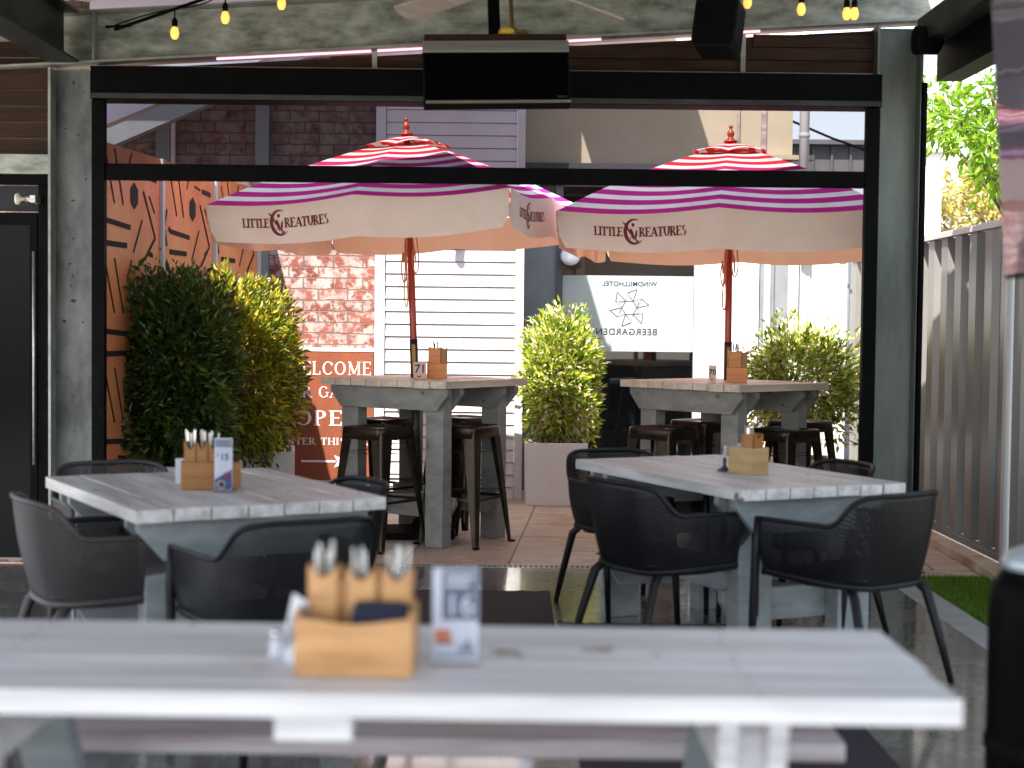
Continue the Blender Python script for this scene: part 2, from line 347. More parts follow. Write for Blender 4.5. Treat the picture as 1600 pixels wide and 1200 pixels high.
def paving():
    m, nt, b = newmat('stone_pavers')
    L = nt.links
    tc = N(nt, 'ShaderNodeTexCoord')
    mp = N(nt, 'ShaderNodeMapping'); mp.inputs['Rotation'].default_value = (0, 0, R(4)); L.new(tc.outputs['Object'], mp.inputs[0])
    br = N(nt, 'ShaderNodeTexBrick'); br.offset = 0
    br.inputs['Scale'].default_value = 1; br.inputs['Brick Width'].default_value = .62; br.inputs['Row Height'].default_value = .62
    br.inputs['Mortar Size'].default_value = .006; br.inputs['Color1'].default_value = (.56, .44, .33, 1); br.inputs['Color2'].default_value = (.66, .54, .42, 1)
    br.inputs['Mortar'].default_value = (.16, .11, .09, 1)
    L.new(mp.outputs[0], br.inputs['Vector'])
    # curved chiselled pattern
    wv = N(nt, 'ShaderNodeTexWave'); wv.wave_type = 'RINGS'; wv.inputs['Scale'].default_value = 9; wv.inputs['Distortion'].default_value = 9; wv.inputs['Detail'].default_value = 3
    L.new(tc.outputs['Object'], wv.inputs['Vector'])
    no = N(nt, 'ShaderNodeTexNoise'); no.inputs['Scale'].default_value = 4; no.inputs['Detail'].default_value = 6; L.new(tc.outputs['Object'], no.inputs['Vector'])
    mx = N(nt, 'ShaderNodeMix', data_type='RGBA', blend_type='MULTIPLY'); mx.inputs[0].default_value = .75
    r = N(nt, 'ShaderNodeValToRGB'); r.color_ramp.elements[0].position = .2; r.color_ramp.elements[0].color = (.38, .33, .30, 1); r.color_ramp.elements[1].position = .62
    L.new(wv.outputs[0], r.inputs[0]); L.new(br.outputs[0], mx.inputs[6]); L.new(r.outputs[0], mx.inputs[7])
    m2 = N(nt, 'ShaderNodeMix', data_type='RGBA', blend_type='MULTIPLY'); m2.inputs[0].default_value = .6
    r2 = N(nt, 'ShaderNodeValToRGB'); r2.color_ramp.elements[0].position = .3; r2.color_ramp.elements[0].color = (.6, .55, .55, 1); r2.color_ramp.elements[1].position = .6
    L.new(no.outputs[0], r2.inputs[0]); L.new(mx.outputs[2], m2.inputs[6]); L.new(r2.outputs[0], m2.inputs[7])
    L.new(m2.outputs[2], b.inputs['Base Color']); b.inputs['Roughness'].default_value = .55
    bp = N(nt, 'ShaderNodeBump'); bp.inputs['Strength'].default_value = .6; bp.inputs['Distance'].default_value = .006; L.new(wv.outputs[0], bp.inputs['Height']); L.new(bp.outputs[0], b.inputs['Normal'])
    return m
M['paving'] = paving()

def floormat():
    m, nt, b = newmat('polished_aggregate_concrete')
    L = nt.links
    tc = N(nt, 'ShaderNodeTexCoord')
    vo = N(nt, 'ShaderNodeTexVoronoi'); vo.inputs['Scale'].default_value = 95; L.new(tc.outputs['Object'], vo.inputs['Vector'])
    no = N(nt, 'ShaderNodeTexNoise'); no.inputs['Scale'].default_value = 2.5; no.inputs['Detail'].default_value = 7; L.new(tc.outputs['Object'], no.inputs['Vector'])
    sp = N(nt, 'ShaderNodeSeparateXYZ'); L.new(vo.outputs['Color'], sp.inputs[0])
    r = N(nt, 'ShaderNodeValToRGB'); e = r.color_ramp.elements
    e[0].color = (.05, .05, .048, 1); e[1].color = (.34, .31, .26, 1); e.new(.5).color = (.14, .135, .125, 1)
    L.new(sp.outputs[0], r.inputs[0])
    r2 = N(nt, 'ShaderNodeValToRGB'); r2.color_ramp.elements[0].position = .3; r2.color_ramp.elements[0].color = (.55, .55, .55, 1); r2.color_ramp.elements[1].position = .65
    L.new(no.outputs[0], r2.inputs[0])
    mx = N(nt, 'ShaderNodeMix', data_type='RGBA', blend_type='MULTIPLY'); mx.inputs[0].default_value = 1
    L.new(r.outputs[0], mx.inputs[6]); L.new(r2.outputs[0], mx.inputs[7]); L.new(mx.outputs[2], b.inputs['Base Color'])
    mr = N(nt, 'ShaderNodeMapRange'); mr.inputs['To Min'].default_value = .14; mr.inputs['To Max'].default_value = .4
    L.new(no.outputs[0], mr.inputs[0]); L.new(mr.outputs[0], b.inputs['Roughness'])
    b.inputs['Specular IOR Level'].default_value = .9
    b.inputs['Coat Weight'].default_value = 1; b.inputs['Coat Roughness'].default_value = .09; b.inputs['Coat IOR'].default_value = 2.1
    return m
M['floor'] = floormat()

# ------------------------------------------------------------------ mesh builder
class MB:
    def __init__(s):
        s.v = []; s.f = []; s.mi = []; s.uv = None; s.m = 0; s.sm = []
    def add(s, vs, fs, smooth=False):
        o = len(s.v); s.v += [Vector(p) for p in vs]
        for f in fs:
            s.f.append([i + o for i in f]); s.mi.append(s.m); s.sm.append(smooth)
        return s
    def box(s, c, d, rz=0, mat=None):
        x, y, z = d[0] / 2, d[1] / 2, d[2] / 2
        vs = [Vector((a, b, e)) for a in (-x, x) for b in (-y, y) for e in (-z, z)]
        mt = mat if mat is not None else Matrix.Rotation(rz, 4, 'Z')
        vs = [mt @ p + Vector(c) for p in vs]
        return s.add(vs, [(0, 1, 3, 2), (4, 6, 7, 5), (0, 4, 5, 1), (2, 3, 7, 6), (0, 2, 6, 4), (1, 5, 7, 3)])
    def bx(s, x0, x1, y0, y1, z0, z1):
        return s.box(((x0 + x1) / 2, (y0 + y1) / 2, (z0 + z1) / 2), (abs(x1 - x0), abs(y1 - y0), abs(z1 - z0)))
    def prism(s, pts, vec):
        """pts: closed polygon in 3D, extruded by vec"""
        n = len(pts); vec = Vector(vec)
        a = [Vector(p) for p in pts]; b = [p + vec for p in a]
        nr = sum((a[i].cross(a[(i + 1) % n]) for i in range(n)), Vector())
        fl = nr.dot(vec) > 0
        fs = [list(range(n)), list(range(n, 2 * n))[::-1]] + [(i, i + n, (i + 1) % n + n, (i + 1) % n) for i in range(n)]
        if fl: fs = [list(f)[::-1] for f in fs]
        return s.add(a + b, fs)
    def bar(s, p, q, w, h=None, up=(0, 0, 1), w2=None, h2=None):
        p, q = Vector(p), Vector(q); h = h or w; w2 = w2 or w; h2 = h2 or (h if w2 == w else w2 * h / w)
        d = (q - p).normalized(); up = Vector(up)
        if abs(d.dot(up)) > .98: up = Vector((0, 1, 0))
        a = d.cross(up).normalized(); b = a.cross(d)
        vs = [p + a * i * w / 2 + b * j * h / 2 for i, j in ((-1, -1), (1, -1), (1, 1), (-1, 1))] + [q + a * i * w2 / 2 + b * j * h2 / 2 for i, j in ((-1, -1), (1, -1), (1, 1), (-1, 1))]
        return s.add(vs, [(0, 1, 2, 3), (7, 6, 5, 4), (0, 4, 5, 1), (1, 5, 6, 2), (2, 6, 7, 3), (3, 7, 4, 0)])
    def tube(s, pts, r, n=10, closed=False, cap=True):
        pts = [Vector(p) for p in pts]; k = len(pts)
        rs = r if isinstance(r, (list, tuple)) else [r] * k
        o = []; prev = None
        for i, p in enumerate(pts):
            if closed: t = (pts[(i + 1) % k] - pts[i - 1]).normalized()
            else: t = (pts[min(i + 1, k - 1)] - pts[max(i - 1, 0)]).normalized()
            if prev is None:
                a = t.cross(Vector((0, 0, 1)))
                if a.length < .05: a = t.cross(Vector((0, 1, 0)))
                a.normalize()
            else:
                a = (prev - t * prev.dot(t)).normalized()
            prev = a; b = t.cross(a)
            o += [p + (a * math.cos(2 * math.pi * j / n) + b * math.sin(2 * math.pi * j / n)) * rs[i] for j in range(n)]
        fs = []
        for i in range(k if closed else k - 1):
            i2 = (i + 1) % k
            for j in range(n):
                fs.append((i * n + j, i * n + (j + 1) % n, i2 * n + (j + 1) % n, i2 * n + j))
        if cap and not closed:
            fs.append(list(range(n))[::-1]); fs.append([(k - 1) * n + j for j in range(n)])
        return s.add(o, fs, True)
    def lathe(s, prof, c=(0, 0, 0), n=24, mt=None):
        o = []; c = Vector(c)
        for (r, z) in prof:
            for j in range(n):
                p = Vector((r * math.cos(2 * math.pi * j / n), r * math.sin(2 * math.pi * j / n), z))
                o.append((mt @ p if mt else p) + c)
        fs = []
        for i in range(len(prof) - 1):
            for j in range(n):
                fs.append((i * n + j, i * n + (j + 1) % n, (i + 1) * n + (j + 1) % n, (i + 1) * n + j))
        fs.append(list(range(n))[::-1]); fs.append([(len(prof) - 1) * n + j for j in range(n)])
        return s.add(o, fs, True)
    def grid(s, fn, nu, nv, uvfn=None, smooth=True):
        o = len(s.v)
        for j in range(nv + 1):
            for i in range(nu + 1):
                s.v.append(Vector(fn(i / nu, j / nv)))
        if uvfn and s.uv is None: s.uv = {}
        if uvfn:
            for j in range(nv + 1):
                for i in range(nu + 1): s.uv[o + j * (nu + 1) + i] = uvfn(i / nu, j / nv)
        for j in range(nv):
            for i in range(nu):
                a = o + j * (nu + 1) + i
                s.f.append([a, a + 1, a + nu + 2, a + nu + 1]); s.mi.append(s.m); s.sm.append(smooth)
        return s
    def build(s, name, mats, parent=None, bevel=0, solid=0, loc=None, smooth_all=False):
        me = bpy.data.meshes.new(name)
        me.from_pydata([tuple(p) for p in s.v], [], s.f)
        if not isinstance(mats, (list, tuple)): mats = [mats]
        for m in mats: me.materials.append(m)
        me.polygons.foreach_set('material_index', s.mi)
        me.polygons.foreach_set('use_smooth', [bool(x or smooth_all) for x in s.sm])
        if s.uv:
            lay = me.uv_layers.new(name='UVMap')
            for lp in me.loops:
                lay.data[lp.index].uv = s.uv.get(lp.vertex_index, (0, 0))
        me.update()
        o = bpy.data.objects.new(name, me); COL.objects.link(o)
        if parent: o.parent = parent
        if loc is not None: o.location = loc
        if solid:
            md = o.modifiers.new('solid', 'SOLIDIFY'); md.thickness = solid; md.offset = 0
        if bevel:
            md = o.modifiers.new('bevel', 'BEVEL'); md.width = bevel; md.segments = 2; md.limit_method = 'ANGLE'; md.angle_limit = R(40)
            md.harden_normals = False
        return o

def tag(o, label=None, cat=None, group=None, kind=None):
    if label: o['label'] = label
    if cat: o['category'] = cat
    if group: o['group'] = group
    if kind: o['kind'] = kind
    return o
def thing(name, label, cat, loc=(0, 0, 0), rz=0, group=None):
    o = bpy.data.objects.new(name, None); COL.objects.link(o); o.empty_display_size = .1
    o.location = loc; o.rotation_euler = (0, 0, rz)
    return tag(o, label, cat, group)
def copy_tree(o, parent=None):
    c = o.copy(); COL.objects.link(c)
    if parent: c.parent = parent
    for ch in list(o.children): copy_tree(ch, c)
    return c
def struct(o, label, cat):
    return tag(o, label, cat, None, 'structure')

# ------------------------------------------------------------------ lettering
def roman(txt, cap, mb, org, ax, up, nrm, spacing=.16, wt=.15, slant=0, center=True, fit=None):
    """classic roman capitals as strokes; org = baseline centre"""
    T, t = wt, wt * .42
    G = {
     'E': (.62, [('s', .12), ('h', .12, .58, 1 - t / 2), ('h', .12, .5, .52), ('h', .12, .6, t / 2), ('v', .58, .78, 1), ('v', .6, 0, .24)]),
     'L': (.58, [('s', .12), ('h', .12, .56, t / 2), ('v', .56, 0, .26)]),
     'C': (.80, [('a', .45, .5, .42, .5, 40, 320), ('v', .76, .68, .92)]),
     'O': (.86, [('a', .43, .5, .43, .5, 0, 360)]),
     'M': (1.0, [('n', .14), ('s', .86), ('d', .14, 1, .5, .08, T), ('d', .5, .08, .86, 1, t)]),
     'W': (1.12, [('d', .06, 1, .32, 0, T), ('d', .32, 0, .56, .95, t), ('d', .54, 1, .80, 0, T), ('d', .80, 0, 1.05, 1, t), ('q', .06, 1), ('q', .54, 1), ('q', 1.05, 1)]),
     'B': (.68, [('s', .12), ('a', .3, .75, .28, .25, -90, 90), ('a', .32, .26, .32, .26, -90, 90), ('h', .12, .32, 1 - t / 2), ('h', .12, .32, .5), ('h', .12, .32, t / 2)]),
     'R': (.74, [('s', .12), ('a', .3, .74, .3, .26, -90, 90), ('h', .12, .32, 1 - t / 2), ('h', .12, .32, .48), ('d', .34, .48, .68, 0, T), ('q', .7, 0)]),
     'P': (.64, [('s', .12), ('a', .3, .74, .3, .26, -90, 90), ('h', .12, .32, 1 - t / 2), ('h', .12, .32, .48)]),
     'G': (.86, [('a', .45, .5, .43, .5, 40, 320), ('v', .78, .1, .45), ('h', .62, .9, .45)]),
     'A': (.80, [('d', .06, 0, .4, 1, t), ('d', .4, 1, .74, 0, T), ('h', .2, .62, .35), ('q', .06, 0), ('q', .74, 0)]),
     'D': (.84, [('s', .12), ('a', .36, .5, .44, .5, -90, 90), ('h', .12, .38, 1 - t / 2), ('h', .12, .38, t / 2)]),
     'N': (.86, [('n', .12), ('n', .76), ('d', .12, 1, .76, 0, T)]),
     'T': (.70, [('s', .36), ('h', .03, .69, 1 - t / 2), ('v', .03, .76, 1), ('v', .69, .76, 1)]),
     'H': (.84, [('s', .14), ('s', .72), ('h', .14, .72, .5)]),
     'I': (.28, [('s', .14)]),
     'S': (.58, [('a', .3, .75, .24, .25, 50, 270), ('a', .3, .26, .26, .26, -130, 90)]),
     'Y': (.78, [('d', .06, 1, .39, .45, T), ('d', .39, .45, .72, 1, t), ('b', .39, 0, .48), ('q', .06, 1), ('q', .72, 1)]),
     'U': (.80, [('b', .14, .3, 1), ('b', .68, .3, 1), ('a', .41, .32, .30, .32, 180, 360), ('q', .14, 1), ('q', .68, 1)]),
     ' ': (.34, []),
    }
    total = sum(G[c][0] for c in txt) + spacing * (len(txt) - 1)
    sx = cap if fit is None else fit / total
    x = -total / 2 if center else 0
    k = [0]
    ax, up, nrm, org = Vector(ax), Vector(up), Vector(nrm), Vector(org)
    def P(a, b): return org + ax * (a * sx + slant * b * cap) + up * (b * cap) + nrm * (.0002 * (k[0] % 9))
    def quad(ps):
        mb.add([P(*p) for p in ps], [(0, 1, 2, 3)]); k[0] += 1
    def rect(a0, a1, b0, b1): quad([(x + a0, b0), (x + a1, b0), (x + a1, b1), (x + a0, b1)])
    for c in txt:
        w, st = G[c]
        for q in st:
            if q[0] == 's':
                rect(q[1] - T / 2, q[1] + T / 2, 0, 1); rect(q[1] - T, q[1] + T, 0, t * .8); rect(q[1] - T, q[1] + T, 1 - t * .8, 1)
            elif q[0] == 'n':
                rect(q[1] - t / 2, q[1] + t / 2, 0, 1); rect(q[1] - T * .8, q[1] + T * .8, 0, t * .8); rect(q[1] - T * .8, q[1] + T * .3, 1 - t * .8, 1)
            elif q[0] == 'b': rect(q[1] - T / 2, q[1] + T / 2, q[2], q[3])
            elif q[0] == 'h': rect(q[1], q[2], q[3] - t / 2, q[3] + t / 2)
            elif q[0] == 'v': rect(q[1] - t / 2, q[1] + t / 2, q[2], q[3])
            elif q[0] == 'q': rect(q[1] - T * .8, q[1] + T * .8, (0 if q[2] == 0 else 1 - t * .8), (t * .8 if q[2] == 0 else 1))
            elif q[0] == 'd':
                _, a0, b0, a1, b1, ww = q
                hw = ww / 2 * 1.1
                quad([(x + a0 - hw, b0), (x + a0 + hw, b0), (x + a1 + hw, b1), (x + a1 - hw, b1)])
            elif q[0] == 'a':
                _, cx, cy, rx, ry, a0, a1 = q
                n = 14
                for i in range(n):
                    ps = []
                    for aa, io in ((i, 0), (i, 1), (i + 1, 1), (i + 1, 0)):
                        an = R(a0 + (a1 - a0) * aa / n)
                        ww = t + (T - t) * abs(math.cos(an)) ** 1.5
                        rr = io * ww
                        ps.append((x + cx + (rx - rr) * math.cos(an), cy + (ry - rr * (ry / max(rx, .01)) ** .5 * .8) * math.sin(an)))
                    kk = k[0]; quad(ps); k[0] = kk
                k[0] += 1
        x += w + spacing
    return total * sx

def flat_text(txt, size, mat, name, parent=None, mirror=False, loc=(0, 0, 0), rz=0, tilt=0, spacing=1.0, bold=0):
    """sans lettering facing local -Y, centred"""
    cu = bpy.data.curves.new(name, 'FONT'); cu.body = txt; cu.size = size; cu.align_x = 'CENTER'; cu.align_y = 'CENTER'; cu.space_character = spacing
    cu.extrude = .0006; cu.offset = bold
    o = bpy.data.objects.new(name, cu); COL.objects.link(o)
    dg = bpy.context.evaluated_depsgraph_get()
    me = bpy.data.meshes.new_from_object(o.evaluated_get(dg))
    bpy.data.objects.remove(o)
    me.name = name; me.materials.clear(); me.materials.append(mat)
    mt = Matrix.Translation(loc) @ Matrix.Rotation(rz, 4, 'Z') @ Matrix.Rotation(R(90) + tilt, 4, 'X')
    if mirror: mt = mt @ Matrix.Diagonal((-1, 1, 1, 1))
    me.transform(mt)
    if mirror: me.flip_normals()
    o = bpy.data.objects.new(name, me); COL.objects.link(o)
    if parent: o.parent = parent
    return o

# ================================================================== SETTING
YO = 8.6          # plane of the pavilion's far opening
YB = 12.0         # clad pillar plane
YW = 12.75        # recessed window plane
XF = 2.86         # side fence plane
o = MB().add([(-60, -30, -.05), (60, -30, -.05), (60, 90, -.05), (-60, 90, -.05)], [(0, 1, 2, 3)]).build('ground', M['dirt'])
struct(o, 'bare ground around the beer garden', 'ground')
o = MB().bx(-6, 2.10, -6, 8.64, -.12, 0).build('concrete_floor', M['floor'])
struct(o, 'polished aggregate concrete floor under the pavilion roof', 'floor')
o = MB().bx(-6, XF + .3, 8.74, 13.6, -.12, 0).build('patio_paving', M['paving'])
struct(o, 'brown stone pavers of the sunny courtyard', 'paving')
o = MB().bx(2.10, 2.27, -6, 8.64, -.12, -.002).build('concrete_strip', M['strip'])
struct(o, 'smooth pale concrete edging strip beside the lawn', 'path')
o = MB().bx(2.27, XF + .3, 8.43, 8.735, -.12, -.003).build('side_paving', M['kerb'])
struct(o, 'tan paving between lawn and courtyard', 'paving')
g = MB().bx(2.27, XF + .3, -2, 8.425, -.12, -.006)
o = g.build('lawn_soil', M['grass']); struct(o, 'green turf base beside the pavilion', 'ground')
g = MB()
for i in range(16000):
    x = random.uniform(2.28, 2.86); y = 8.42 - abs(random.random() ** 1.4) * 3.8
    a = random.uniform(0, 6.28); h = random.uniform(.015, .035); w = .004
    dx, dy = math.cos(a) * w, math.sin(a) * w; lx, ly = random.uniform(-.012, .012), random.uniform(-.012, .012)
    g.add([(x - dx, y - dy, -.005), (x + dx, y + dy, -.005), (x + lx, y + ly, h)], [(0, 1, 2)])
o = g.build('grass', M['blade']); tag(o, 'short green grass between concrete strip and side fence', 'grass', None, 'stuff')
# drain grate
d = thing('drain_grate', 'slotted metal drain grate across the threshold between floor and pavers', 'drain', (0, 8.69, 0))
g = MB().bx(-2.4, 2.27, -.049, .049, -.1, -.03); g.build('channel', M['blackmatte'], d)
g = MB().bx(-2.4, 2.27, -.05, -.036, -.03, .001).bx(-2.4, 2.27, .036, .05, -.03, .001)
x = -2.39
while x < 2.26:
    g.bx(x, x + .014, -.036, .036, -.02, 0); x += .03
g.build('grating', M['silver'], d)
# mats
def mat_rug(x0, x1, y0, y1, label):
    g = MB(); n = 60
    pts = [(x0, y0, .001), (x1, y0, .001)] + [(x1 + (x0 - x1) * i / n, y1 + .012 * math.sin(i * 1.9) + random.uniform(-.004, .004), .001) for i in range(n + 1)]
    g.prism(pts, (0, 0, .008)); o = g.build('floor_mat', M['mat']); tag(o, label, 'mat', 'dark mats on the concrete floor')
pA = at(862, 926, 8); 
def gnd(px, py, z=0):
    r = ray(px, py); k = (z - HC) / r.z
    return Vector((r.x * k, r.y * k, z))
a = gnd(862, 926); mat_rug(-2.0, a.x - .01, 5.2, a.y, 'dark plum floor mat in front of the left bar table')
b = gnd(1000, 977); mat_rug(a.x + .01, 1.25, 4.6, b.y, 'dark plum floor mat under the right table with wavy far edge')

# ================================================================== PAVILION
GP = 'galvanised steel columns'
def column(xc, label, ztop, flange_mat, web_mat):
    t = thing('steel_column', label, 'column', (xc, YO + .13, 0), 0, GP)
    MB().bx(-.118, .118, -.006, .006, .012, ztop).build('web', web_mat, t)
    for s in (-1, 1):
        MB().bx(s * .118, s * .132, -.11, .11, .012, ztop).build('flange', flange_mat, t)
    MB().bx(-.17, .17, -.15, .15, 0, .012).build('base_plate', M['galv'], t)
    g = MB()
    for s in (-1, 1):
        for q in (-1, 1): g.lathe([(.014, 0), (.014, .02), (.006, .03)], (s * .15, q * .13, .012), 8)
    g.build('bolts', M['galv'], t)
    return t
cl0, cl1 = at(75, 420, YO), at(144, 420, YO)
cr0, cr1 = at(1370, 420, YO), at(1434, 420, YO)
XL, XR = (cl0.x + cl1.x) / 2, (cr0.x + cr1.x) / 2
zb_l = at(145, 97, YO).z; zb_r = at(1380, 34, YO).z
slope = (zb_r - zb_l) / (cr0.x - cl1.x)
def zb(x): return zb_l + slope * (x - cl1.x)
column(XL, 'pitted galvanised column left of the wide opening', zb(XL) - .02, M['steel_pale'], M['galv_pit'])
column(XR, 'greenish grey galvanised column right of the wide opening', zb(XR) - .02, M['galv'], M['galv'])
# main sloped beam (I section)
bm = thing('roof_beam', 'mottled galvanised beam spanning above the wide opening', 'beam', (0, YO + .1, 0))
x0, x1 = -4.3, XR + .45
BH = .30
def slab(mb, y0, y1, dz0, dz1, xa=x0, xb=x1):
    mb.prism([(xa, y0, zb(xa) + dz0), (xb, y0, zb(xb) + dz0), (xb, y0, zb(xb) + dz1), (xa, y0, zb(xa) + dz1)], (0, y1 - y0, 0))
g = MB(); slab(g, -.006, .006, .016, BH - .014); g.build('web', M['galv_streak'], bm)
g = MB(); slab(g, -.09, .09, 0, .014); slab(g, -.09, .09, BH - .012, BH); g.build('flange', M['steel_pale'], bm)
g = MB(); xs = at(143, 60, YO).x; g.prism([(xs, -.09, zb(xs) + .016), (xs + .012, -.09, zb(xs) + .016), (xs + .012, -.09, zb(xs) + BH - .014), (xs, -.09, zb(xs) + BH - .014)], (0, .08, 0)); g.build('stiffener', M['steel_pale'], bm)
# side beam to camera (left)
g = MB()
xb_ = at(123, 91, YO).x; zl = zb(XL)
t = thing('side_beam', 'dark steel beam running from the left column towards the viewer', 'beam', (xb_ - .09, 0, zl + .004))
MB().bx(-.006, .006, .6, YO, .014, .28).build('web', M['steel_dark'], t)
MB().bx(-.09, .09, .6, YO, 0, .014).bx(-.09, .09, .6, YO, .28, .294).build('flange', M['steel_dark'], t)
# roof
t = thing('pavilion_roof', 'dark corrugated roof sheeting over the seating area', 'roof')
def zr(x): return zb(x) + BH + .1
g = MB(); xa = -4.3; step = .09; k = 0
prof = []
while xa < XR + .10:
    prof.append((xa, zr(xa) + (.02 if k % 2 else 0))); xa += step; k += 1
YR0, YR1 = -1.6, YO + .24
for i in range(len(prof) - 1):
    (a, za), (b, zb2) = prof[i], prof[i + 1]
    g.add([(a, YR0, za), (b, YR0, zb2), (b, YR1, zb2), (a, YR1, za)], [(0, 1, 2, 3)])
g.build('sheeting', M['roofsheet'], t, solid=.012)
g = MB()
for yy in (-1.2, 0, 1.2, 2.4, 3.6, 4.8, 6.0, 7.2, 8.1):
    g.prism([(-4.2, yy, zb(-4.2) + BH + .004), (XR + .09, yy, zb(XR + .09) + BH + .004), (XR + .09, yy, zb(XR + .09) + BH + .085), (-4.2, yy, zb(-4.2) + BH + .085)], (0, .06, 0))
g.build('purlins', M['steel_dark'], t)
# header / blind box
xl, xr = cl1.x + .004, cr0.x - .004
ztop = at(760, 112, YO).z
zop = at(760, 163, YO).z
t = thing('roller_blind', 'black roller blind half lowered in the wide opening', 'blind', (0, YO, 0))
MB().bx(xl, xr, -.06, .14, zop, ztop).build('pelmet', M['black'], t, bevel=.004)
MB().bx(xl + .01, xr - .01, -.075, -.062, zop + .002, zop + .03).build('pelmet_lip', M['steel_dark'], t)
gl0, gl1 = at(147, 420, YO).x, at(165, 420, YO).x
gr0, gr1 = at(1348, 420, YO).x, at(1369, 420, YO).x
MB().bx(xl, gl1, -.03, .03, 0, zop - .002).build('guide_rail', M['black'], t, bevel=.003)
MB().bx(gr0, xr, -.03, .03, 0, zop - .002).build('guide_rail', M['black'], t, bevel=.003)
zbar1, zbar0 = at(760, 262, YO).z, at(760, 288, YO).z
o = MB().bx(gl1 + .003, gr0 - .003, -.02, .02, zbar0, zbar1).build('bottom_rail', M['black'], t, bevel=.006)
MB().add([(gl1, 0, zbar1 - .005), (gr0, 0, zbar1 - .005), (gr0, 0, zop + .01), (gl1, 0, zop + .01)], [(0, 1, 2, 3)]).build('mesh_screen', M['blind'], t)
# infill timber above pelmet, steel frame
t = thing('timber_infill', 'brown timber board infill between pelmet and sloping beam', 'wall', (0, YO + .13, 0))
g = MB(); z = ztop + .03
XI1 = xr - .01
while z < zb(XI1) - .01:
    xs = max(xl + .05, cl1.x + (z + .075 - zb_l) / slope + .12)
    if xs < XI1 - .1: g.bx(xs, XI1, -.01, .01, z, min(z + .07, zb(XI1) - .02))
    z += .075
# wedge boards following the slope
g.prism([(xl + .3, .012, zb(xl + .3) - .022), (XI1, .012, zb(XI1) - .022), (XI1, .012, ztop + .02), (xl + .3, .012, ztop + .02)], (0, .01, 0))
g.build('boards', M['timber'], t)
MB().bx(xl, xr, -.045, -.005, ztop + .003, ztop + .028).build('steel_rail', M['steel_pale'], t)
for px in (583, 1165):
    xx = at(px, 90, YO).x
    MB().bx(xx - .014, xx + .014, -.04, -.012, ztop + .03, zb(xx) - .004).build('steel_mullion', M['steel_pale'], t)
t2 = thing('gap_glow', 'thin pink glow standing in for a sunlit gap under the sloping beam', 'light')  # glowing strips added in place of a sunlit gap
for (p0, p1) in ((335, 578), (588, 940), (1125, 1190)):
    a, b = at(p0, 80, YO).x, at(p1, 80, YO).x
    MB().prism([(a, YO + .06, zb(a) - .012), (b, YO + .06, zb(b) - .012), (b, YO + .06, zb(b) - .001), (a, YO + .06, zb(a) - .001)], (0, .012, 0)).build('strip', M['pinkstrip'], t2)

# left bay: timber panel, steel rail, dark doors
t = thing('door_bay', 'dark glazed door bay left of the pitted column', 'door', (0, YO + .1, 0))
xe = cl0.x - .008
zt0, zt1 = at(35, 238, YO).z, at(35, 100, YO).z
zs0 = at(35, 270, YO).z
g = MB(); z = zt0
while z < zt1 + .12:
    g.bx(-4.3, xe, -.012, .012, z, z + .088); z += .092
g.build('timber_panel', M['timber'], t)
MB().bx(-4.3, xe, -.05, .04, zs0, zt0 - .004).build('steel_rail', M['galv_streak'], t, bevel=.003)
MB().bx(-4.3, xe, -.03, .03, zs0 - .06, zs0 - .003).bx(xe - .07, xe, -.03, .03, 0, zs0 - .062).build('door_frame', M['black'], t, bevel=.003)
MB().bx(-4.3, xe - .072, .02, .032, 2.03, zs0 - .064).build('top_light', M['wallin'], t)
dr = MB().bx(-3.05, xe - .076, -.012, .012, .02, 2.02).build('door', M['darkglass'], t)
MB().bx(xe - .12, xe - .078, -.028, -.012, .02, 2.02).bx(-3.02, xe - .12, -.028, -.012, 1.95, 2.02).bx(-3.05, -3.02, -.028, -.012, .02, 2.02).build('stile', M['black'], dr)
xh = at(50, 560, YO).x
MB().tube([(xh, -.07, at(50, 727, YO).z), (xh, -.07, at(50, 392, YO).z)], .008, 10).build('handle', M['silver'], dr)
MB().bx(-4.3, -3.06, -.012, .012, .02, 2.02).build('door', M['darkglass'], t)
w = thing('wall_lamp', 'small cream spotlight above the dark glazed door', 'lamp', at(40, 311, YO - .02))
rm = Matrix.Rotation(R(90), 4, 'Y')
MB().lathe([(.0, -.02), (.03, -.015), (.034, 0), (.012, .015), (.01, .04)], (-.04, 0, 0), 16, rm).build('lamp_head', M['card_cream'], w)
MB().lathe([(.018, .0), (.018, .055)], (.0, 0, 0), 14, rm).bx(.03, .06, -.02, .1, -.02, .02).build('bracket', M['silver'], w)

# right side: blind housing, fascia and post along the side opening
XS = XR + .20
t = thing('side_blind_frame', 'black side opening frame right of the galvanised column', 'frame')
za, zc = at(1440, 127, YO).z, 2.80
MB().prism([(XS, 3.2, zc - .03), (XS, YO, za), (XS, YO, za + .2), (XS, 3.2, zc + .2)], (.14, 0, 0)).build('side_header', M['black'], t)
MB().prism([(XS - .12, 3.2, zc + .203), (XS - .12, YO - .02, za + .203), (XS - .12, YO - .02, zb(XS) - .01), (XS - .12, 3.2, zb(XS) - .01)], (.2, 0, 0)).build('side_fascia', M['steel_dark'], t)
MB().bx(cr1.x + .004, cr1.x + .04, YO + .02, YO + .1, 0, za - .003).build('guide_rail', M['black'], t)
MB().lathe([(.075, 0), (.08, .01), (.08, .13), (.05, .15)], (cr1.x - .09, YO - .16, at(1415, 66, YO - .1).z), 20, rm).build('roller_cap', M['blackmatte'], t)
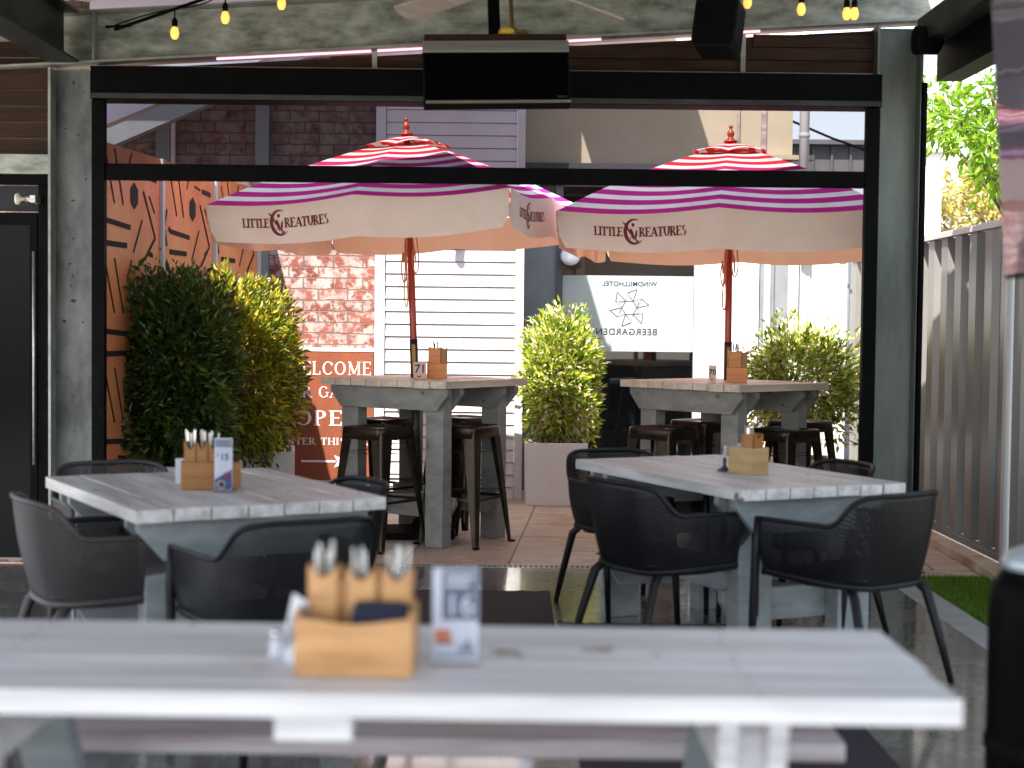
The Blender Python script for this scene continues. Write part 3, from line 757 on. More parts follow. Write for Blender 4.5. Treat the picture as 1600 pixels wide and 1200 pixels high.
# back wall & far side of pavilion behind viewer: right side wall post
# hanging TV
def tvthing():
    c = at(776, 112, 7.7); s = F / 7.7
    t = thing('television', 'black television with pale top edge hanging under the beam', 'television', c)
    t.rotation_euler = (R(-14), R(-1.6), R(4))
    w, h = 228 / s, 104 / s
    MB().bx(-w / 2, w / 2, 0, .09, -h / 2, h / 2).build('housing', M['blackmatte'], t, bevel=.006)
    MB().bx(-w / 2 + .012, w / 2 - .012, -.004, -.001, -h / 2 + .02, h / 2 - .075).build('screen', M['screen'], t)
    MB().bx(-w / 2, w / 2, -.014, -.002, h / 2 - .068, h / 2 - .006).build('top_trim', M['silver'], t, bevel=.002)
    MB().bx(-w / 2 + .01, w / 2, -.012, -.002, -h / 2, -h / 2 + .012).build('bottom_trim', M['silver'], t)
    MB().bx(w / 2 - .07, w / 2 - .02, -.006, -.003, -h / 2 + .028, -h / 2 + .036).build('badge', M['steel_dark'], t)
    MB().bx(-w / 2 + .01, w / 2 - .01, .0, .12, h / 2 + .004, h / 2 + .035).build('top_cover', M['timber'], t)
    b = MB().bx(-.03, .03, .05, .1, h / 2 + .036, h / 2 + .75).build('mounting_pole', M['black'], t)
    g = MB().lathe([(.0, 0), (.045, .005), (.04, .03), (.0, .045)], (.06, .03, h / 2 + .04), 16); g.build('cable_coil', M['yellow'], t)
    MB().tube([(.09, .05, h / 2 + .5), (.09, .05, h / 2 + .09), (.12, .05, h / 2 + .07), (.16, .05, h / 2 + .07), (.165, .05, h / 2 + .035)], .011, 8).build('conduit', M['brass'], t)
tvthing()
# speaker
c = at(1116, 36, 8.1)
t = thing('speaker', 'black wall speaker hanging below the beam', 'speaker', c); t.rotation_euler = (R(-12), R(3), R(-22))
g = MB(); g.prism([(-.12, 0, -.09), (-.09, 0, -.135), (.10, 0, -.135), (.12, 0, -.09), (.12, 0, .14), (-.12, 0, .14)], (0, .18, 0)); g.build('cabinet', M['speaker'], t, bevel=.01)
MB().bx(-.1, .1, -.008, -.001, -.11, .12).build('grille', M['blackmatte'], t)
MB().bx(-.02, .02, .08, .12, .14, .3).build('bracket', M['black'], t)
# ceiling fan
FY = 6.02; fc = at(803, -26, FY)
t = thing('ceiling_fan', 'ceiling fan with pale blades above the television', 'fan', fc)
MB().lathe([(.0, -.012), (.08, -.01), (.1, .02), (.08, .08), (.03, .11), (.0, .11)], (0, 0, 0), 24).build('motor', M['steel_dark'], t)
MB().tube([(0, 0, .10), (0, 0, max(.12, zr(fc.x) - fc.z - .005))], .014, 10).build('rod', M['steel_dark'], t)
for k in range(5):
    ang = R(56 + 72 * k); ca, sa = math.cos(ang), math.sin(ang); L_ = .80
    def P(r, w, z): return (r * ca - w * sa, r * sa + w * ca, z)
    g = MB(); g.prism([P(.1, -.035, .0), P(L_ - .03, -.065, -.02), P(L_, -.03, -.018), P(L_, .03, .012), P(L_ - .03, .06, .018), P(.1, .035, .02)], (0, 0, .008))
    g.build('blade', M['fanblade'], t)
# string lights
wr = thing('string_lights', 'black string light cable with glowing amber bulbs along the beam', 'string lights')
YL = 8.2
def sag(p, q, n=10, s=.03):
    p, q = Vector(p), Vector(q)
    return [p.lerp(q, i / n) - Vector((0, 0, 4 * s * (i / n) * (1 - i / n))) for i in range(n + 1)]
bulbs = [(273, 51), (352, 27), (440, 5), (1168, 3), (1252, 14), (1323, 21), (1335, 21)]
tops = []
for i, (px, py) in enumerate(bulbs):
    c = at(px, py, YL)
    g = MB().lathe([(.0, -.036), (.012, -.034), (.021, -.02), (.024, 0), (.018, .022), (.012, .032)], c, 14)
    b = g.build('bulb', M['bulb'], wr)
    g = MB().lathe([(.013, .03), (.016, .04), (.016, .065), (.006, .08)], c, 12); g.tube([c + Vector((0, 0, .078)), c + Vector((0, 0, .13))], .004, 6)
    g.build('socket', M['blackmatte'], wr)
    tops.append(c + Vector((0, 0, .13)))
pts = [at(168, 44, YL)] + sag(at(168, 44, YL), tops[0], 4, -.01)[1:] + sag(tops[0], tops[1], 6, .02)[1:] + sag(tops[1], tops[2], 6, .02)[1:] + sag(tops[2], at(800, -60, YL), 10, .06)[1:] + sag(at(800, -60, YL), tops[3], 10, .04)[1:] + sag(tops[3], tops[4], 6, .03)[1:] + sag(tops[4], tops[5], 6, .03)[1:] + [tops[6]] + sag(tops[6], at(1385, -20, YL), 5, .01)[1:]
MB().tube(pts, .004, 6).build('cable', M['blackmatte'], wr)
g = MB().tube([at(165, 42, YO - .02), at(205, 40, YO - .04)], .008, 6).tube([at(180, 46, YO - .02), at(320, -2, YO - .5)], .01, 8)
g.build('support_wire', M['black'], wr)

# big glossy screen on the right, tilted, and the black bin below
YT = 4.2
pt, pb = at(1545, -60, YT), at(1570, 436, YT)
t = thing('wall_television', 'large glossy tilted television on the right reflecting the umbrellas', 'television', pb)
lean = math.atan2(pb.x - pt.x, pt.z - pb.z)
yaw = R(0.0)
t.rotation_euler = (0, -lean, R(1.5))
Ht = .78
MB().bx(.0, .05, -1.35, 0, 0, Ht).build('housing', M['black'], t, bevel=.004)
MB().bx(-.004, -.001, -1.34, -.012, .012, Ht - .012).build('screen', M['tv_glossy'], t)
MB().bx(.052, .9, -.7, -.62, .3, .4).build('wall_bracket', M['black'], t)
# black bin
cb = at(1605, 1000, 3.9)
t = thing('litter_bin', 'black litter bin with pale lid at the lower right edge', 'bin', (cb.x + .06, 3.9, 0))
MB().lathe([(.0, 0), (.15, 0), (.155, .02), (.157, .66), (.15, .74), (.12, .78), (.0, .78)], (0, 0, 0), 40).build('body', M['black'], t)
MB().lathe([(.125, .782), (.128, .80), (.11, .825), (.06, .845), (.0, .85)], (0, 0, 0), 40).build('lid', M['heater_cap'], t)
g = MB().lathe([(.159, .30), (.162, .31), (.162, .33), (.159, .34)], (0, 0, 0), 40); g.build('band', M['blackmatte'], t)
# ================================================================== COURTYARD WALLS
GC = 'laser cut rusted steel panels'
dirv = Vector((.135, 1.07, 0)).normalized()
nrm = Vector((dirv.y, -dirv.x, 0))
rzc = math.atan2(dirv.y, dirv.x)
P0 = Vector((-2.44, 8.78, 0))
labels = ['rusted cut-out steel panel nearest the left column behind the dark bush', 'middle rusted cut-out steel panel between two pale uprights', 'rusted cut-out steel panel next to the brick wall']
ZT = 2.46
for k in range(3):
    t = thing('rusted_panel', labels[k], 'panel', P0 + dirv * 1.078 * k, rzc, GC)
    # local x along wall, local -y faces the courtyard
    MB().bx(.025, 1.05, 0, .008, .03, ZT).build('sheet', M['corten'], t)
    g = MB()
    def S(pts, w):
        for (p, q) in zip(pts[:-1], pts[1:]):
            dx, dz = q[0] - p[0], q[1] - p[1]; l = math.hypot(dx, dz); nx, nz = -dz / l * w / 2, dx / l * w / 2
            g.prism([(p[0] + nx, -.002, p[1] + nz), (q[0] + nx, -.002, q[1] + nz), (q[0] - nx, -.002, q[1] - nz), (p[0] - nx, -.002, p[1] - nz)], (0, -.0015 - .0002 * (len(g.f) % 5), 0))
    per = .66
    for r in range(5):
        zb0 = ZT - .02 - r * per
        def C(u, v): return (.05 + u * .98, zb0 - v)
        lines = [([C(.10, .04), C(.24, .33)], .016), ([C(.24, .0), C(.38, .33)], .016), ([C(.52, .0), C(.44, .13)], .013), ([C(.72, .22), (C(.93, .5)), C(.74, .65)], .020),
                 ([C(.82, .24), C(.92, .34)], .016), ([C(.70, .40), C(.55, .61)], .016), ([C(.05, .3), C(.0, .42), C(.05, .54)], .020)]
        bars = [([C(.76, .12), C(.95, .13)], .034), ([C(.08, .42), C(.12, .44), C(.5, .46)], .032), ([C(.10, .575), C(.44, .575)], .034), ([C(.60, .10), C(.72, .115)], .014)]
        for q in lines + bars: S(*q)
        hx = [C(.56 + .07 * math.cos(a_), .26 + .085 * math.sin(a_)) for a_ in [R(30 + 60 * j) for j in range(6)]]
        g.prism([(x, -.0035, z) for x, z in hx], (0, -.0015, 0))
    g.build('cut_pattern', M['slot'], t)
    MB().bx(1.052, 1.096, -.02, .03, 0, ZT).build('upright', M['trim'], t)
# pavement-side dark base
# building with brick wall
def X(px, py=500, Y=YB): return at(px, py, Y).x
def Zc(py, px=700, Y=YB): return at(px, py, Y).z
xb0, xb1 = X(409), X(584)
YBR = YB + .12
t = thing('brick_building', 'old building with flaking whitewashed red brick wall', 'building')
MB().bx(-4.6, X(600), YBR, YBR + .3, 0, 2.62).build('wall', M['brick'], t)
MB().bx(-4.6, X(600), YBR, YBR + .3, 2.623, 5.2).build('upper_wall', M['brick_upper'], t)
# framing lines on brick facade
z543 = Zc(546, 530)
MB().bx(xb0, xb1 - .002, YBR - .04, YBR - .003, z543 - .018, z543 + .012).build('ledge', M['trim'], t)
zpost0 = Zc(262, 300) - .02
MB().bx(X(240), X(262) - .001, YBR - .06, YBR - .004, 0, 5.0).build('downpipe', M['greywall'], t)
MB().bx(X(263), X(269), YBR - .05, YBR - .006, 0, 5.0).build('corner_bead', M['trim'], t)
MB().bx(X(396), X(417), YBR - .07, YBR - .004, 0, 5.0).build('downpipe', M['greywall'], t)
t = thing('awning', 'lavender grey awning with sloping beam at upper left behind the blind', 'awning')
Ya = 11.5
def q(px, py, Y=Ya): return at(px, py, Y)
MB().prism([q(150, 238), q(338, 158), q(338, 146), q(600, 40), q(600, 20), q(150, 208)], (0, .12, 0)).build('sloping_beam', M['greywall'], t)
MB().prism([q(140, 205, Ya + .15), q(600, 15, Ya + .15), q(600, -10, Ya + .15), q(140, -10, Ya + .15)], (0, .42, 0)).build('soffit', M['soffit'], t)
# welcome sign
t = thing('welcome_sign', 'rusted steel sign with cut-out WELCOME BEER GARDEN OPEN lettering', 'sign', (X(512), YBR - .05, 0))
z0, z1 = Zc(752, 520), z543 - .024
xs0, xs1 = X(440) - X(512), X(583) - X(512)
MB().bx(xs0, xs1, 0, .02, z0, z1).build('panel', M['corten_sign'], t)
MB().bx(xs0, xs1, -.004, .03, z0 - .04, z0 - .003).build('bottom_frame', M['trim'], t)
s = F / YB
def word(txt, ytop, ybot, wpx, name, wt=.17):
    g = MB(); cap = (ybot - ytop) / s
    roman(txt, cap, g, (0, -.002, Zc(ybot, 512)), (1, 0, 0), (0, 0, 1), (0, -1, 0), fit=wpx / s, wt=wt)
    o = g.build(name, M['letters'], t)
word('WELCOME', 565, 586, 133, 'welcome_lettering', .15)
word('BEER GARDEN', 604, 622, 165, 'garden_lettering')
word('OPEN', 642, 666, 104, 'open_lettering')
word('ENTER THIS WAY', 685, 696, 150, 'way_lettering')
g = MB(); za_ = Zc(722, 512)
g.bx(X(470) - X(512), X(524) - X(512), -.004, -.001, za_ - .008, za_ + .008)
xa_ = X(522) - X(512)
g.prism([(xa_, -.002, za_ - .05), (xa_ + .13, -.002, za_), (xa_, -.002, za_ + .05), (xa_ + .025, -.002, za_)], (0, -.003, 0)); g.build('arrow', M['letters'], t)
# clad pillar
xp0, xp1 = X(586), X(818)
t = thing('clad_pillar', 'tall white weatherboard clad wall section behind the left bar table', 'wall')
xc0, xc1 = X(602), X(805)
ZTP = 5.1
g = MB(); z = .0; st = .1
while z < ZTP - .05:
    g.prism([(xc0, YB, z), (xc0, YB - .002, z + .003), (xc0, YB - .016, z + .006), (xc0, YB - .004, z + st - .001), (xc0, YB + .03, z + st - .001), (xc0, YB + .03, z)], (xc1 - xc0, 0, 0))
    z += st
g.build('boards', M['siding'], t)
MB().bx(xp0, xc0 - .003, YB - .03, YB + .06, 0, ZTP).build('corner_trim', M['trim'], t, bevel=.003)
MB().bx(xc1 + .003, xp1, YB - .03, YW - .003, 0, ZTP).build('corner_trim', M['siding'], t, bevel=.003)
MB().bx(xp0 + .02, xp1 - .08, YB + .065, YW + .4, 0, ZTP - .05).build('core', M['greydark'], t)
# fixture on pillar
w = thing('wall_light', 'small grey light fitting high on the white cladding', 'lamp', (X(708), YB - .02, Zc(368, 708)))
MB().lathe([(.03, -.07), (.035, -.06), (.035, .06), (.03, .07)], (0, -.09, 0), 16).build('body', M['greywall'], w)
MB().bx(-.012, .012, -.07, .0, -.01, .01).build('arm', M['greywall'], w)
# recess and window building
t = thing('garden_building', 'grey framed building with beige upper wall and glazed corner', 'building')
def XW(px): return at(px, 500, YW).x
def ZW(py, px=980): return at(px, py, YW).z
MB().bx(xp1 + .004, XW(868), YW - .02, YW + .1, 0, ZW(340)).build('grey_wall', M['greywall'], t)
xw0, xw1 = XW(878), XW(1083)
MB().bx(xw0 - .055, xw0 - .003, YW - .05, YW + .05, 0, ZW(292)).build('window_frame', M['greydark'], t)
MB().bx(xw1 + .003, XW(1096), YW - .05, YW + .05, 0, ZW(292)).build('window_frame', M['trim'], t)
zf0, zf1 = ZW(549), ZW(431)
wn = MB().bx(xw0, xw1, YW, YW + .01, .02, ZW(292)).build('window', M['glass'], t)
MB().bx(xw0 + .002, xw1 - .002, YW - .006, YW - .002, zf0, zf1).build('frosted_panel', M['frost'], wn)
cxw = XW(983)
flat_text('WINDMILLHOTEL', .056, M['etch'], 'hotel_lettering', wn, True, (cxw, YW - .0075, ZW(444)), spacing=1.05, bold=.001)
flat_text('BEERGARDEN', .076, M['etch'], 'garden_lettering', wn, True, (XW(979), YW - .0075, ZW(519)), spacing=1.15, bold=.0012)
g = MB(); cz = ZW(481); sw = YW / F
def ln(p, q_, w=.0065):
    dx, dz = q_[0] - p[0], q_[1] - p[1]; l = math.hypot(dx, dz) or 1; nx, nz = -dz / l * w / 2, dx / l * w / 2
    y = YW - .0075 - .0002 * (len(g.f) % 6)
    g.add([(p[0] + nx, y, p[1] + nz), (q_[0] + nx, y, q_[1] + nz), (q_[0] - nx, y, q_[1] - nz), (p[0] - nx, y, p[1] - nz)], [(0, 1, 2, 3)])
for i in range(6):
    a0 = R(60 * i + 60); a1 = R(60 * i + 120); r0 = .064
    def pp(r, a): return (cxw + r * math.cos(a), cz + r * math.sin(a))
    A, B = pp(r0, a0), pp(r0, a1)
    C_ = pp(.168, a0 + R(8)); D = pp(.128, a0 + R(36)); 
    ln(A, B); ln(A, C_); ln(C_, D); ln(D, B, .003)
    E_ = pp(.098, a0 + R(34)); ln(A, E_, .003); ln(A, D, .0025)
    y = YW - .0072
    g.m = 1; g.add([(A[0], y, A[1]), (B[0], y, B[1]), (E_[0], y, E_[1])], [(0, 1, 2)]); g.m = 0
g.build('windmill_emblem', [M['etch'], M['ink_grey']], wn)
# interior behind glass
MB().bx(xw0 - .2, XW(1190), YW + 2.2, YW + 2.3, 0, 3.0).build('inner_wall', M['wallin'], t)
MB().bx(xw0 - .2, XW(1190), YW + .2, YW + 2.19, -.02, .01).build('inner_floor', M['greydark'], t)
MB().bx(xw0 - .2, XW(1190), YW + .2, YW + 2.19, 2.6, 2.7).build('inner_ceiling', M['wallin'], t)
zl0, zl1 = ZW(340, 900), ZW(289, 900)
MB().bx(xw0 - .056, XW(1096), YW - .08, YW + .1, ZW(291), ZW(286) + .0).build('lintel', M['trim'], t)
MB().bx(xp1 + .004, XW(1240), YW - .03, YW + .15, ZW(285), ZW(256)).build('fascia', M['greydark'], t)
MB().bx(XW(1096) + .002, XW(1183), YW - .06, YW + .1, 0, ZW(287)).build('white_wall', M['white_wall'], t)
MB().bx(XW(1183) + .002, XW(1192), YW - .03, YW + .1, 0, ZW(287)).build('corner_strip', M['greywall'], t)
MB().bx(xp1 + .004, XW(1240), YW + .2, YW + .5, ZW(255) + .002, 5.3).build('upper_wall', M['beige'], t)
for a_, b_2 in ((1152, 1156), (1190, 1198)):
    MB().bx(XW(a_), XW(b_2), YW + .18, YW + .197, ZW(255) + .004, 5.2).build('groove', M['bench'], t)
MB().bx(XW(1180), XW(1270), YW + .05, YW + .19, ZW(248, 1220), ZW(252, 1220) + .06).build('ledge', M['beige'], t)
pp_ = thing('downpipe', 'white drain pipe at the corner of the beige wall', 'pipe')
MB().tube([(XW(1248), YW - .1, 2.07), (XW(1248), YW - .1, 5.3)], .042, 16).build('pipe', M['white_wall'], pp_)
for zz in (2.3, 3.0):
    MB().lathe([(.046, 0), (.048, .004), (.048, .03), (.046, .034)], (XW(1248), YW - .1, zz), 16).bx(XW(1248) - .02, XW(1248) + .02, YW - .06, YW - .03, zz, zz + .03).build('clamp', M['trim'], pp_)
# white round wall fitting by the window
w = thing('round_wall_light', 'white round light beside the window frame under the umbrella', 'lamp', (XW(889), YW - .1, ZW(402)))
MB().lathe([(.0, -.04), (.05, -.035), (.085, 0), (.07, .03), (.0, .04)], (0, 0, 0), 20, Matrix.Rotation(R(70), 4, 'X')).build('globe', M['card'], w)
MB().bx(-.07, -.05, -.02, .04, -.02, .02).build('bracket', M['greydark'], w)

# eaves high above the courtyard walls
t = thing('eave', 'grey eave roof high above the brick and clad walls', 'roof')
MB().prism([(-4.6, 10.9, 3.9), (-.09, 10.9, 3.9), (-.09, YB + .4, 4.06), (-4.6, YB + .4, 4.06)], (0, 0, .05)).build('soffit', M['trim'], t)
MB().bx(-4.6, -.09, 10.87, 10.898, 3.88, 4.05).build('gutter', M['greydark'], t)
t = thing('eave', 'shallow grey eave roof high above the beige wall', 'roof')
MB().bx(.2, 1.24, 11.85, YW + .19, 4.2, 4.26).build('soffit', M['trim'], t)
MB().bx(.2, 1.24, 11.82, 11.848, 4.16, 4.3).build('gutter', M['greydark'], t)
# neighbouring roof beyond
t = thing('neighbour_shed', 'grey sheet metal shed beyond the fence under the open sky', 'shed')
a, b = at(1180, 226, 16), at(1420, 231, 16)
g = MB().bx(a.x, b.x, 16, 19, 0, a.z); g.build('wall', M['fargrey'], t)
g = MB(); x = a.x
while x < b.x: g.bx(x, x + .02, 15.97, 15.998, 0, a.z - .01); x += .2
g.build('ribs', M['fargrey'], t)
MB().bx(a.x - .1, b.x + .1, 15.9, 19.1, a.z + .002, a.z + .05).build('roof', M['fargrey'], t)
t = thing('overhead_cable', 'dark overhead cable crossing the sky beyond the downpipe', 'cable')
MB().tube([at(1230, 186, 15), at(1300, 216, 15), at(1345, 232, 15), at(1420, 262, 15)], .013, 6).build('cable', M['blackmatte'], t)

# ------------------------------------------------------------------ fences
def ribbed(t, p, q_, z0, z1, m, name='sheet', pitch=.19, depth=.035, facing=1):
    """trapezoid profile sheet from p to q"""
    p, q_ = Vector(p), Vector(q_); L_ = (q_ - p).length; d = (q_ - p).normalized(); n = Vector((d.y, -d.x, 0)) * facing
    prof = []; x = 0
    while x < L_:
        for (dx, dy) in ((0, 0), (.45 * pitch, 0), (.53 * pitch, depth), (.92 * pitch, depth)):
            if x + dx <= L_: prof.append((x + dx, dy))
        x += pitch
    g = MB()
    for (a0, d0), (a1, d1) in zip(prof[:-1], prof[1:]):
        A = p + d * a0 - n * d0; B = p + d * a1 - n * d1
        g.add([(A.x, A.y, z0), (B.x, B.y, z0), (B.x, B.y, z1), (A.x, A.y, z1)], [(0, 1, 2, 3)])
    return g.build(name, m, t, solid=.002)
ZF = 2.05
GF = 'ribbed steel side fence bays'
ys = [(12.7, 11.15), (11.13, 8.58), (8.56, 6.0), (5.98, 3.4)]
labs = ['pale ribbed steel fence bay at the far right corner', 'grey ribbed side fence bay beside the right column', 'grey ribbed side fence bay beside the green lawn', 'grey ribbed side fence bay hidden beside the litter bin']
ys = [(12.7, 10.72), (10.70, 8.62), (8.60, 6.3)]
labs = [labs[0], labs[1], labs[2]]
for (ya, yb), lb in zip(ys, labs):
    t = thing('side_fence', lb, 'fence', (XF, yb, 0), 0, GF)
    L_ = ya - yb
    ribbed(t, (0, L_ - .03, 0), (0, .05, 0), .10, ZF - .04, M['fence_grey'], pitch=.31, depth=.042, facing=1)
    MB().bx(-.022, .03, .03, L_ - .03, ZF - .04, ZF).build('top_rail', M['fence'], t, bevel=.003)
    MB().bx(-.022, .03, .03, L_ - .03, .06, .10).build('bottom_rail', M['fence_grey'], t, bevel=.003)
    MB().bx(-.03, .035, -.03, .028, 0, ZF + .0).build('post', M['fence_post'], t, bevel=.003)
t = thing('back_fence', 'pale sunlit ribbed steel fence behind the right bush', 'fence', (0, 12.76, 0), 0)
xa_, xb_2 = XW(1194), XF - .02
ribbed(t, (xa_ + .2, 0, 0), (xb_2, 0, 0), .06, ZF - .05, M['fence'], pitch=.125, depth=.02)
MB().bx(xa_, xb_2, -.02, .045, ZF - .048, ZF + .01).build('top_rail', M['fence'], t, bevel=.003)
for xx in (xa_ + .01, XW(1240)):
    MB().bx(xx - .03, xx + .03, -.035, .04, 0, ZF - .05).build('post', M['white_wall'], t, bevel=.003)
# kerb
t = thing('kerb', 'sandstone edging blocks along the foot of the side fence', 'kerb')
y = 6.4; i = 0
while y < 12.6:
    l = .62; off = 0 if y > 9.2 else -.10 * ((9.2 - y) / 1.5) ** 1.6
    off2 = 0 if y + l > 9.2 else -.10 * ((9.2 - y - l) / 1.5) ** 1.6
    MB().prism([(XF - .14 + off, y, .001), (XF - .14 + off2, y + l - .006, .001), (XF - .032, y + l - .006, .001), (XF - .032, y, .001)], (0, 0, .058)).build('edging_block', M['kerb'], t, bevel=.006)
    y += l; i += 1

# ------------------------------------------------------------------ plants
def foliage(name, parent, m, c, rad, n, size, pw=2.4, lump=.16, seed=1, xmin=None, mi_hollow=.55, droop=0):
    rnd = random.Random(seed)
    g = MB(); c = Vector(c)
    ph = [(rnd.uniform(0, 6.28), rnd.uniform(2, 5), rnd.uniform(2, 5)) for _ in range(6)]
    twigs = []
    for i in range(n):
        while True:
            d = Vector((rnd.uniform(-1, 1), rnd.uniform(-1, 1), rnd.uniform(-1, 1)))
            if .05 < d.length < 1: break
        d.normalize()
        k = (abs(d.x) ** pw + abs(d.y) ** pw + abs(d.z) ** pw) ** (-1 / pw)
        lum = 1 + lump * sum(math.sin(f1 * 2 * math.atan2(d.y, d.x) * .7 + f2 * d.z * 2 + p) for p, f1, f2 in ph) / 3
        r = (mi_hollow + (1 - mi_hollow) * rnd.random() ** .45) * lum
        if rnd.random() < .05: r *= 1.0 + rnd.random() * .12
        p = c + Vector((d.x * rad[0], d.y * rad[1], d.z * rad[2])) * k * r
        if xmin is not None and p.x < xmin: p.x = xmin + rnd.random() * .02
        # leaf: folded diamond
        out = (d + Vector((rnd.uniform(-.8, .8), rnd.uniform(-.8, .8), rnd.uniform(-.6, .8) - droop))).normalized()
        s_ = out.cross(Vector((rnd.uniform(-1, 1), rnd.uniform(-1, 1), rnd.uniform(-1, 1))))
        if s_.length < .1: continue
        s_.normalize(); nn = out.cross(s_)
        L_ = size * rnd.uniform(.5, 1.45); W = L_ * rnd.uniform(.32, .46)
        g.add([p, p + out * L_ * .45 + s_ * W / 2 + nn * W * .15, p + out * L_ - nn * L_ * .12, p + out * L_ * .45 - s_ * W / 2 + nn * W * .15], [(0, 1, 2), (0, 2, 3)])
    return g.build(name, m, parent)
def stems(parent, c, z0, z1, n, spread, seed, r=.008):
    rnd = random.Random(seed); g = MB()
    for i in range(n):
        a = rnd.uniform(0, 6.28); s = rnd.uniform(.2, 1) * spread
        g.tube([(c[0] + rnd.uniform(-.05, .05), c[1] + rnd.uniform(-.05, .05), z0), (c[0] + .4 * s * math.cos(a), c[1] + .4 * s * math.sin(a), (z0 + z1) / 2), (c[0] + s * math.cos(a), c[1] + s * math.sin(a), z1)], [r * 1.3, r, r * .5], 6)
    return g.build('stem', M['bark'], parent)
def planter(label, c, w, h, m, rz=0, group='box planters', d=None):
    d = d or w
    t = thing('planter_box', label, 'planter', c, rz, group)
    b = w / 2; tp = w / 2 * 1.02; e = .03; k = d / w
    g = MB()
    rings = [[(-b, -b * k, 0), (b, -b * k, 0), (b, b * k, 0), (-b, b * k, 0)], [(-tp, -tp * k, h), (tp, -tp * k, h), (tp, tp * k, h), (-tp, tp * k, h)],
             [(-tp + e, -tp * k + e, h), (tp - e, -tp * k + e, h), (tp - e, tp * k - e, h), (-tp + e, tp * k - e, h)], [(-tp + e, -tp * k + e, h - .08), (tp - e, -tp * k + e, h - .08), (tp - e, tp * k - e, h - .08), (-tp + e, tp * k - e, h - .08)]]
    vs = [p for r_ in rings for p in r_]; fs = [(3, 2, 1, 0)]
    for i in range(3):
        for j in range(4): fs.append((i * 4 + j, i * 4 + (j + 1) % 4, (i + 1) * 4 + (j + 1) % 4, (i + 1) * 4 + j))
    g.add(vs, fs); g.build('pot', m, t, bevel=.006)
    MB().bx(-tp + e + .001, tp - e - .001, -tp * k + e + .001, tp * k - e - .001, h - .12, h - .05).build('soil', M['soil'], t)
    return t
# left pair
planter('white box planter mostly hidden under the dark left bush', (-2.02, 9.55, 0), .52, .5, M['planter'], R(2))
planter('white box planter under the golden bush behind the left table', (-1.82, 10.72, 0), .52, .5, M['planter'], R(8))
t = thing('bush', 'dark green leafy bush beside the left column', 'bush', (-2.10, 9.55, .42), 0, 'potted bushes')
foliage('foliage', t, M['leaf_dark'], (-.02, 0, .64), (.36, .44, .64), 14000, .058, 2.4, .20, 3, -.28, .4)
stems(t, (0, 0), 0, .8, 9, .2, 4)
t = thing('bush', 'golden green sunlit bush between dark bush and welcome sign', 'bush', (-1.80, 10.72, .42), 0, 'potted bushes')
foliage('foliage', t, M['leaf_gold'], (-.18, -.20, .63), (.46, .62, .63), 19000, .058, 2.6, .18, 8, -.46, .4)
stems(t, (0, 0), 0, .7, 10, .2, 5)
# middle
cm = at(868, 780, 12.0)
xm = (at(822, 740, 11.62).x + at(915, 740, 11.62).x) / 2
planter('white square planter standing before the window', (xm, 11.86, 0), .475, .49, M['planter'], R(1))
t = thing('bush', 'tall lime green bush with pinkish tips in the white square planter', 'bush', (xm + .02, 11.86, .42), 0, 'potted bushes')
foliage('foliage', t, M['leaf_lime'], (.02, 0, .56), (.28, .28, .47), 8000, .056, 3.2, .24, 12, None, .35)
stems(t, (0, 0), 0, .8, 12, .2, 6)
# right
planter('tan box planter behind the right bar table', (at(1258, 600, 11.6).x, 11.6, 0), .5, .40, M['planter_tan'], R(3))
xr_ = at(1252, 600, 11.6).x
t = thing('bush', 'wide rounded lime bush in front of the pale back fence', 'bush', (xr_, 11.6, .32), 0, 'potted bushes')
foliage('foliage', t, M['leaf_lime'], (.0, 0, .66), (.46, .38, .40), 8500, .056, 2.3, .26, 22, None, .35)
stems(t, (0, 0), 0, .7, 12, .25, 7)

# trees beyond the side fence
def tree(label, c, h, crowns, m, n, size, seed, group=None, tr=.09):
    t = thing('tree', label, 'tree', c, 0, group); rnd = random.Random(seed)
    g = MB(); g.tube([(0, 0, -.05), (.04, .02, h * .4), (-.03, .03, h * .75), (0, 0, h)], [tr, tr * .75, tr * .5, tr * .25], 10)
    for (cx, cy, cz, rx, ry, rz_) in crowns:
        g.tube([(0, 0, h * .45), (cx * .5, cy * .5, (h * .45 + cz) / 2 + .1), (cx, cy, cz)], [tr * .45, tr * .3, .01], 7)
    g.build('trunk', M['bark'], t)
    mb = []
    for i, (cx, cy, cz, rx, ry, rz_) in enumerate(crowns):
        foliage('crown', t, m, (cx, cy, cz), (rx, ry, rz_), int(n * rx * ry * 9), size, 2.1, .45, seed * 10 + i, None, .1, .5)
    return t
Yt = 10.3
def tc_(px, py, Y, c): p = at(px, py, Y); return (p.x - c[0], p.y - c[1], p.z)
c = (3.75, 10.6, 0)
tree('bright green tree overhanging the side fence at upper right', c, 3.9,
     [(*tc_(1500, 190, 10.0, c), .26, .3, .17), (*tc_(1460, 145, 10.4, c), .12, .2, .12), (*tc_(1468, 205, 10.5, c), .14, .2, .12), (*tc_(1545, 140, 9.8, c), .13, .2, .3), (*tc_(1545, 225, 9.6, c), .16, .2, .15), (*tc_(1550, 275, 9.6, c), .13, .2, .15), (*tc_(1620, 180, 9.8, c), .4, .4, .4), (.3, .3, 3.9, .6, .6, .5)],
     M['leaf_tree'], 620, .075, 5)
c = (6.6, 18, 0)
tree('yellowish autumn tree farther behind the side fence', c, 2.9,
     [(*tc_(1500, 300, 18, c), .55, .5, .35), (*tc_(1460, 340, 18, c), .4, .5, .3), (*tc_(1545, 335, 18, c), .5, .5, .35), (*tc_(1540, 280, 18.5, c), .4, .5, .3), (*tc_(1600, 310, 18, c), .6, .6, .5)],
     M['leaf_far'], 330, .085, 9)
t = thing('white_shed', 'white wall of a neighbouring shed left of the autumn tree', 'building')
a, b = at(1395, 238, 17), at(1470, 318, 17)
MB().bx(a.x, b.x, 17, 20, 0, a.z).build('wall', M['farwhite'], t)
